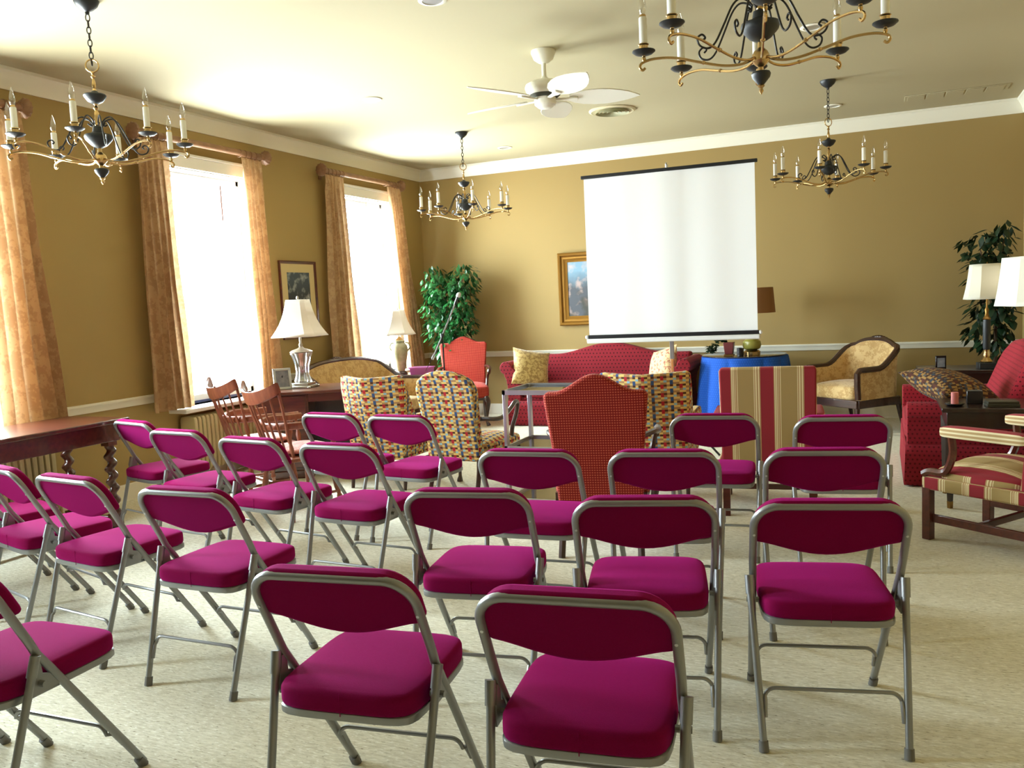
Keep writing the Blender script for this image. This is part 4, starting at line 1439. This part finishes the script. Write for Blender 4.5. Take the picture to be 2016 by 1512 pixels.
for k in range(7):
    a = pi+r_.uniform(-.7, .7) if k < 5 else r_.uniform(0, 6.28)
    p0 = Vector((0, 0, .14)); p1 = Vector((.10*cos(a), .10*sin(a), .17)); p2 = Vector((.19*cos(a), .12*sin(a), .10-.02*k % .06)); p3 = Vector((.22*cos(a), .14*sin(a), .03+.01*k))
    sp = smoothpath([p0, p1, p2, p3], 5)
    for q in sp[2:]:
        for _ in range(2): leaf(m_, q, Vector((r_.uniform(-1, 1), r_.uniform(-1, 1), r_.uniform(-.6, .5))), .045, .028)
m_.build('foliage', LEAFDARK, t)
m_ = MB(); m_.lathe([(0, 0), (.034, 0), (.036, .02), (.036, .08), (.033, .082), (.03, .02), (0, .02)], 20)
o = tag(m_.build('mug', BLACKBOX), 'dark mug between the oxblood pot and gold lamp base on the blue table', 'mug'); o.location = (-1.33, 9.06, ZT)

t = thing('candle_holder', 'pink pillar candle on a dark saucer at the corner of the near end table', 'candle', (.44, 5.98, .645))
m_ = MB(); m_.lathe([(0, 0), (.04, 0), (.056, .012), (.056, .018), (.03, .014), (0, .014)], 24); m_.build('saucer', BLACKBOX, t)
m_ = MB(); m_.lathe([(0, .014), (.022, .014), (.022, .085), (.018, .088), (0, .086)], 20); m_.build('candle', WAX, t)
m_ = MB(); m_.bb(-.045, .045, -.035, .035, 0, .085)
o = tag(m_.build('box', BLACKBOX, bev=.004), 'small black lacquer box beside the pink candle', 'box'); o.location = (.56, 6.10, .645)
m_ = MB(); m_.bb(-.09, .09, -.055, .055, 0, .018); m_.bb(-.085, .085, -.05, .05, .018, .034)
o = tag(m_.build('book', pm('dark green book cover', (52, 50, 34), .5), bev=.002), 'dark closed books lying on the near end table', 'books'); o.location = (.70, 5.98, .645); o.rotation_euler = (0, 0, .1)
t = thing('small_picture_frame', 'small dark standing frame on the far end table', 'picture frame', (.52, 8.62, .635), .25)
m_ = MB(); m_.bb(-.045, .045, -.008, .008, 0, .125); m_.build('frame', BLACKBOX, t, bev=.003)
m_ = MB(); m_.bb(-.032, .032, -.011, -.006, .02, .105); m_.build('photograph', PHOTO, t, smooth=False)
m_ = MB(); m_.tube([(0, .0, .09), (0, .05, .003)], .005, 4); m_.build('easel_leg', BLACKBOX, t)
m_ = MB(); m_.lathe([(0, 0), (.05, 0), (.07, .018), (.066, .022), (.045, .010), (0, .010)], 24)
o = tag(m_.build('dish', PEWTER), 'small shiny dish on the far end table', 'dish'); o.location = (.40, 8.62, .635)

# ------------------------------------------------------------------ pictures on the walls
def picture(name, label, cat, loc, rz, w, h, fw, fm, pic, mat=0, th=.05):
    """local: x along the wall, y into the room is -y"""
    t = thing(name, label, cat, loc, rz)
    m_ = MB()
    prof = [(0, 0), (0, th*.75), (fw*.12, th), (fw*.30, th*.9), (fw*.45, th*.55), (fw*.62, th*.55), (fw*.75, th*.40), (fw, th*.32), (fw, 0)]
    cs = [(-1, -1), (1, -1), (1, 1), (-1, 1)]
    vs, fs, K = [], [], len(prof)
    for (a, c) in cs:
        for (i, d) in prof: vs.append((a*(w/2-i), -d, c*(h/2-i)))
    for q in range(4):
        for k in range(K):
            l = (k+1) % K
            n = (q+1) % 4
            fs.append((q*K+k, q*K+l, n*K+l, n*K+k))
    m_.add(vs, fs)
    m_.build('frame', fm, t, ang=25)
    if mat:
        m_ = MB(); m_.bb(-w/2+fw*.9, w/2-fw*.9, -.010, -.002, -h/2+fw*.9, h/2-fw*.9); m_.build('mat_board', MATBOARD, t, smooth=False)
    k = fw*.95+mat
    m_ = MB(); m_.bb(-w/2+k, w/2-k, -.014, -.006, -h/2+k, h/2-k); m_.build('canvas' if not mat else 'print', pic, t, smooth=False)
    return t
picture('painting', 'gilt framed landscape painting on the back wall, half hidden by the screen', 'painting', (-3.08, YB-.002, 1.555), 0, 1.10, .89, .115, GILT, OIL, 0, .06)
picture('framed_print', 'dark wooden framed print with cream mat between the middle and far windows', 'picture', (XL+.002, 7.24, 1.56), pi/2, .60, .80, .035, MAHOG, PRINT, .085, .025)

# ------------------------------------------------------------------ plants
def ficus(name, label, loc, h, r, n, mat_, seed, pot=.16, drop=None, zmin=.75, L=.085):
    t = thing(name, label, 'plant', loc)
    rr = random.Random(seed)
    m_ = MB(); m_.lathe([(0, 0), (pot*.8, 0), (pot, .26), (pot*1.04, .28), (pot*.92, .28), (pot*.9, .24), (0, .24)], 28); m_.build('planter', BASKET, t)
    m_ = MB()
    tips = []
    for k in range(3):
        a = 2*pi*k/3+seed
        p = [(.03*cos(a), .03*sin(a), .22), (.05*cos(a+1), .05*sin(a+1), h*.4), (.10*cos(a+.6), .10*sin(a+.6), h*.62), (.16*cos(a), .16*sin(a), h*.8)]
        m_.tube(smoothpath(p, 5), .013, 6)
    clusters = drop
    for (cx, cy, cz, cr) in clusters:
        m_.tube(smoothpath([(0, 0, h*.5), (cx*.5, cy*.5, (h*.5+cz)/2+.1), (cx, cy, cz)], 4), .006, 5)
    m_.build('trunk', BARK, t)
    m_ = MB()
    tot = sum(c[3]**2 for c in clusters)
    for (cx, cy, cz, cr) in clusters:
        for _ in range(int(n*cr*cr/tot)):
            while True:
                q = Vector((rr.uniform(-1, 1), rr.uniform(-1, 1), rr.uniform(-1, 1)))
                if .45 < q.length < 1: break
            p = Vector((cx, cy, cz))+q*cr
            if loc[0]+p.x > XR-.16 or loc[1]+p.y > YB-.12 or loc[0]+p.x < XL+.14: continue
            if loc[0]+p.x < XL+.34 and loc[1]+p.y < 9.62: continue
            d = Vector((q.x*.8+rr.uniform(-.5, .5), q.y*.8+rr.uniform(-.5, .5), -.55+rr.uniform(-.5, .5)))
            k = rr.uniform(.75, 1.25)
            leaf(m_, p, d, L*k, L*.48*k)
    m_.build('foliage', mat_, t, ang=180)
    return t
ficus('ficus_tree', 'leafy green ficus in the corner by the far window', (-5.03, 9.50, 0), 1.95, .4, 1900, LEAF, 1,
      drop=[(-.14, -.05, 1.74, .22), (.04, -.10, 1.62, .24), (.26, .05, 1.74, .21), (.20, .0, 1.48, .24), (-.08, -.12, 1.38, .22), (.02, -.15, 1.14, .20), (.10, -.14, .94, .16), (.24, .0, 1.2, .20), (.06, -.14, .76, .11), (.16, .05, 1.0, .15)])
ficus('rubber_plant', 'dark broad-leaved plant in the corner behind the column lamps', (1.03, 9.48, 0), 2.0, .4, 620, LEAFDARK, 4, zmin=.7, L=.12,
      drop=[(-.12, -.05, 1.72, .20), (.08, -.05, 1.80, .20), (-.05, -.1, 1.5, .2), (.10, -.1, 1.45, .2), (-.02, -.12, 1.2, .2), (.12, -.1, 1.1, .18), (-.06, -.1, .95, .18), (.08, -.1, .8, .16)])

# ------------------------------------------------------------------ chandeliers
def chandelier(label):
    t = thing('chandelier', label, 'chandelier', group='black and brass chandeliers')   # origin on the ceiling
    m_ = MB(); m_.lathe([(0, 0), (.066, 0), (.066, -.008), (.055, -.03), (.03, -.052), (.012, -.062), (.010, -.075), (0, -.078)], 28); m_.build('canopy', NAVY, t)
    m_ = MB()
    z = -.075
    k = 0
    while z > -.315:
        a = (pi/2)*(k % 2)
        pts = []
        for q in range(12):
            b_ = 2*pi*q/12
            pts.append((.0105*cos(b_)*cos(a), .0105*cos(b_)*sin(a), z-.017+.021*sin(b_)))
        m_.tube(pts, .0032, 5, closed=True)
        z -= .034
        k += 1
    m_.build('chain', IRON, t)
    m_ = MB(); m_.tube([(.034*cos(2*pi*q/20), 0, -.350+.034*sin(2*pi*q/20)) for q in range(20)], .0045, 6, closed=True); m_.build('ring', BRASS, t)
    m_ = MB(); m_.lathe([(.005, -.382), (.010, -.39), (.006, -.40), (.012, -.41), (.006, -.42), (.009, -.44), (.012, -.455), (.007, -.475), (.016, -.492)], 16)
    m_.lathe([(.014, -.555), (.006, -.566), (.014, -.580), (.007, -.592), (.012, -.604), (.016, -.63), (.010, -.66), (.014, -.672), (.008, -.684)], 16); m_.build('stem', BRASS, t)
    m_ = MB(); m_.lathe([(.012, -.485), (.022, -.497), (.056, -.506), (.060, -.512), (.058, -.520), (.040, -.545), (.016, -.558)], 28); m_.build('upper_bowl', NAVY, t)
    m_ = MB(); m_.lathe([(.012, -.676), (.026, -.684), (.030, -.71), (.046, -.722), (.072, -.728), (.075, -.738), (.070, -.755), (.042, -.785), (.030, -.792), (.014, -.800)], 28); m_.build('urn', NAVY, t)
    m_ = MB(); m_.lathe([(.010, -.798), (.012, -.822), (.026, -.835), (.034, -.850), (.034, -.872), (.022, -.886), (.010, -.896), (.012, -.912)], 24); m_.build('hub', BRASS, t)
    m_ = MB(); m_.lathe([(.010, -.908), (.034, -.914), (.038, -.922), (.034, -.936), (.012, -.962)], 24); m_.build('finial_bowl', NAVY, t)
    m_ = MB(); m_.lathe([(.010, -.960), (.014, -.968), (.006, -.976), (.009, -.986), (0, -1.002)], 16); m_.build('finial', BRASS, t)
    for k in range(8):
        a = 2*pi*k/8
        c, s = cos(a), sin(a)
        R = lambda r, zz, o=0: (r*c-o*s, r*s+o*c, zz)
        m_ = MB()
        m_.tube(smoothpath([R(.030, -.862), R(.08, -.876), R(.15, -.872), R(.24, -.848), R(.33, -.822), R(.41, -.816), R(.46, -.826), R(.472, -.842), R(.462, -.856), R(.450, -.848)], 5), .0055, 6)
        m_.lathe([(0, -.009), (.009, -.004), (.009, .004), (0, .009)], 8, c=R(.22, -.853))
        m_.lathe([(.006, -.822), (.009, -.812), (.006, -.802), (.010, -.796)], 10, c=(.455*c, .455*s, 0))
        arm = m_.build('arm', BRASS, t)
        m_ = MB(); m_.lathe([(.012, -.800), (.034, -.794), (.047, -.784), (.046, -.780), (.030, -.786), (.012, -.788)], 22, c=(.455*c, .455*s, 0)); m_.build('drip_pan', NAVY, arm)
        m_ = MB(); m_.lathe([(.016, -.788), (.019, -.786), (.018, -.760), (.022, -.756), (.020, -.753)], 16, c=(.455*c, .455*s, 0)); m_.build('candle_cup', BRASS, arm)
        m_ = MB(); m_.lathe([(.016, -.757), (.016, -.652), (.013, -.648)], 16, c=(.455*c, .455*s, 0)); m_.build('candle_sleeve', CANDLE, arm)
        m_ = MB(); m_.lathe([(.013, -.650), (.013, -.642), (.011, -.638)], 12, c=(.455*c, .455*s, 0)); m_.build('socket', BRASS, arm)
        m_ = MB(); m_.lathe([(.009, -.640), (.015, -.625), (.0165, -.612), (.014, -.592), (.008, -.570), (.003, -.552), (0, -.545)], 14, c=(.455*c, .455*s, 0)); m_.build('bulb', BULB, arm)
        if k % 1 == 0:
            m_ = MB()
            b_ = a+pi/8
            c, s = cos(b_), sin(b_)
            pts = [R(.050, -.668), R(.036, -.676), R(.034, -.658), R(.055, -.640), R(.085, -.636), R(.115, -.665), R(.150, -.735), R(.185, -.800), R(.215, -.822), R(.248, -.812), R(.258, -.785), R(.240, -.770), R(.226, -.782), R(.236, -.792)]
            m_.tube(smoothpath(pts, 4), .0042, 6)
            m_.build('scroll', IRON, t)
    return t
c0 = at(chandelier('black and brass chandelier nearest the camera above the aisle, top cut by the photo edge'), (-.42, 3.56, ZC), radians(9))
dup(c0, (-4.01, 3.56, ZC), radians(35), 'black and brass chandelier on a long chain by the nearest window')
dup(c0, (-3.94, 8.03, ZC), radians(36), 'black and brass chandelier in front of the room corner by the far window')
dup(c0, (-.39, 8.0, ZC), radians(39), 'black and brass chandelier beside the projection screen, farthest from the windows')

# ------------------------------------------------------------------ ceiling fan, downlights, vents
t = thing('ceiling_fan', 'white five-blade ceiling fan in the middle of the ceiling', 'ceiling fan', (-2.18, 5.83, ZC))
m_ = MB(); m_.lathe([(0, 0), (.085, 0), (.088, -.015), (.07, -.06), (.035, -.085), (.02, -.09)], 32); m_.build('canopy', WHITEFAN, t)
m_ = MB(); m_.lathe([(.016, -.085), (.016, -.175), (.022, -.185), (.05, -.215), (.052, -.225)], 20); m_.build('downrod', WHITEFAN, t)
m_ = MB(); m_.lathe([(.05, -.205), (.10, -.215), (.135, -.235), (.142, -.255), (.135, -.28), (.115, -.305), (.10, -.312)], 40); m_.build('motor_housing', WHITEFAN, t)
m_ = MB(); m_.lathe([(.11, -.308), (.09, -.325), (.075, -.328)], 40, rib=(40, .03)); m_.build('vent_ring', VENTDARK, t)
m_ = MB(); m_.lathe([(.076, -.322), (.078, -.34), (.076, -.375), (.05, -.398), (.02, -.405), (0, -.406)], 32); m_.build('switch_housing', WHITEFAN, t)
for k in range(5):
    a = radians(26+72*k)
    Mb = Matrix.Rotation(a, 4, 'Z') @ Matrix.Translation((0, 0, -.330)) @ Matrix.Rotation(radians(-13), 4, 'X')
    hb = [(.17, .040), (.22, .078), (.29, .105), (.37, .116), (.45, .112), (.53, .092), (.60, .062), (.65, .030), (.685, .004)]
    out = [(a_, -b_) for a_, b_ in hb]+[(a_, b_) for a_, b_ in hb[::-1]]
    m_ = MB(); m_.prism(out, lambda p, q: Mb @ Vector((p, q, -.004)), lambda p, q: Mb @ Vector((p, q, .004))); bl = m_.build('blade', WHITEFAN, t, bev=.002)
    m_ = MB()
    out = [(.07, -.012), (.15, -.012), (.19, -.026), (.235, -.022), (.235, .022), (.19, .026), (.15, .012), (.07, .012)]
    m_.prism(out, lambda p, q: Mb @ Vector((p, q, -.018)), lambda p, q: Mb @ Vector((p, q, -.005))); m_.build('blade_iron', WHITEFAN, bl, bev=.003)

def downlight(label, x, y):
    t = thing('recessed_light', label, 'ceiling light', (x, y, ZC), 0, 'recessed ceiling lights')
    m_ = MB(); m_.lathe([(.058, 0), (.082, -.001), (.084, -.005), (.078, -.009), (.062, -.010), (.058, -.002)], 32); m_.build('trim_ring', WHITEFAN, t)
    m_ = MB(); m_.lathe([(.0, -.0012), (.040, -.0012), (.060, -.006)], 32); m_.build('reflector', STEEL, t)
    return t
downlight('recessed ceiling light between the fan and the windows', -3.93, 6.33)
downlight('recessed ceiling light nearest the room corner by the far window', -3.92, 9.10)
downlight('recessed ceiling light just beyond the fan, next to the round vent', -2.27, 7.45)
downlight('recessed ceiling light at the top edge of the photo', -2.37, 4.54)
downlight('recessed ceiling light behind the candles of the nearest chandelier', -.40, 6.32)
downlight('recessed ceiling light behind the chain of the farthest chandelier', -.40, 9.10)
t = thing('ceiling_vent', 'round louvred air vent in the ceiling beyond the fan', 'air vent', (-2.31, 7.98, ZC))
m_ = MB(); m_.lathe([(.18, 0), (.222, -.001), (.222, -.008), (.20, -.018), (.18, -.012)], 48); m_.build('flange', VENTMETAL, t)
m_ = MB(); m_.lathe([(0, -.0015), (.19, -.0015)], 40); m_.build('throat', VENTDARK, t)
for r in (.155, .12, .085, .05):
    m_ = MB(); m_.lathe([(r-.020, -.006), (r-.002, -.026), (r+.004, -.030), (r, -.020), (r-.014, -.004)], 40); m_.build('louvre', LOUVRE, t)
t = thing('ceiling_vent', 'long plain linear air vent in the ceiling along the back wall', 'air vent', (.68, 9.22, ZC))
m_ = MB(); m_.bb(-.44, .44, -.13, .13, -.006, 0); m_.build('flange', CEIL, t, bev=.003)
for k in range(5):
    m_ = MB(); m_.bb(-.415+.166*k, -.415+.166*k+.150, -.105, .105, -.010, -.006); m_.build('louvre', CEIL, t, bev=.003)
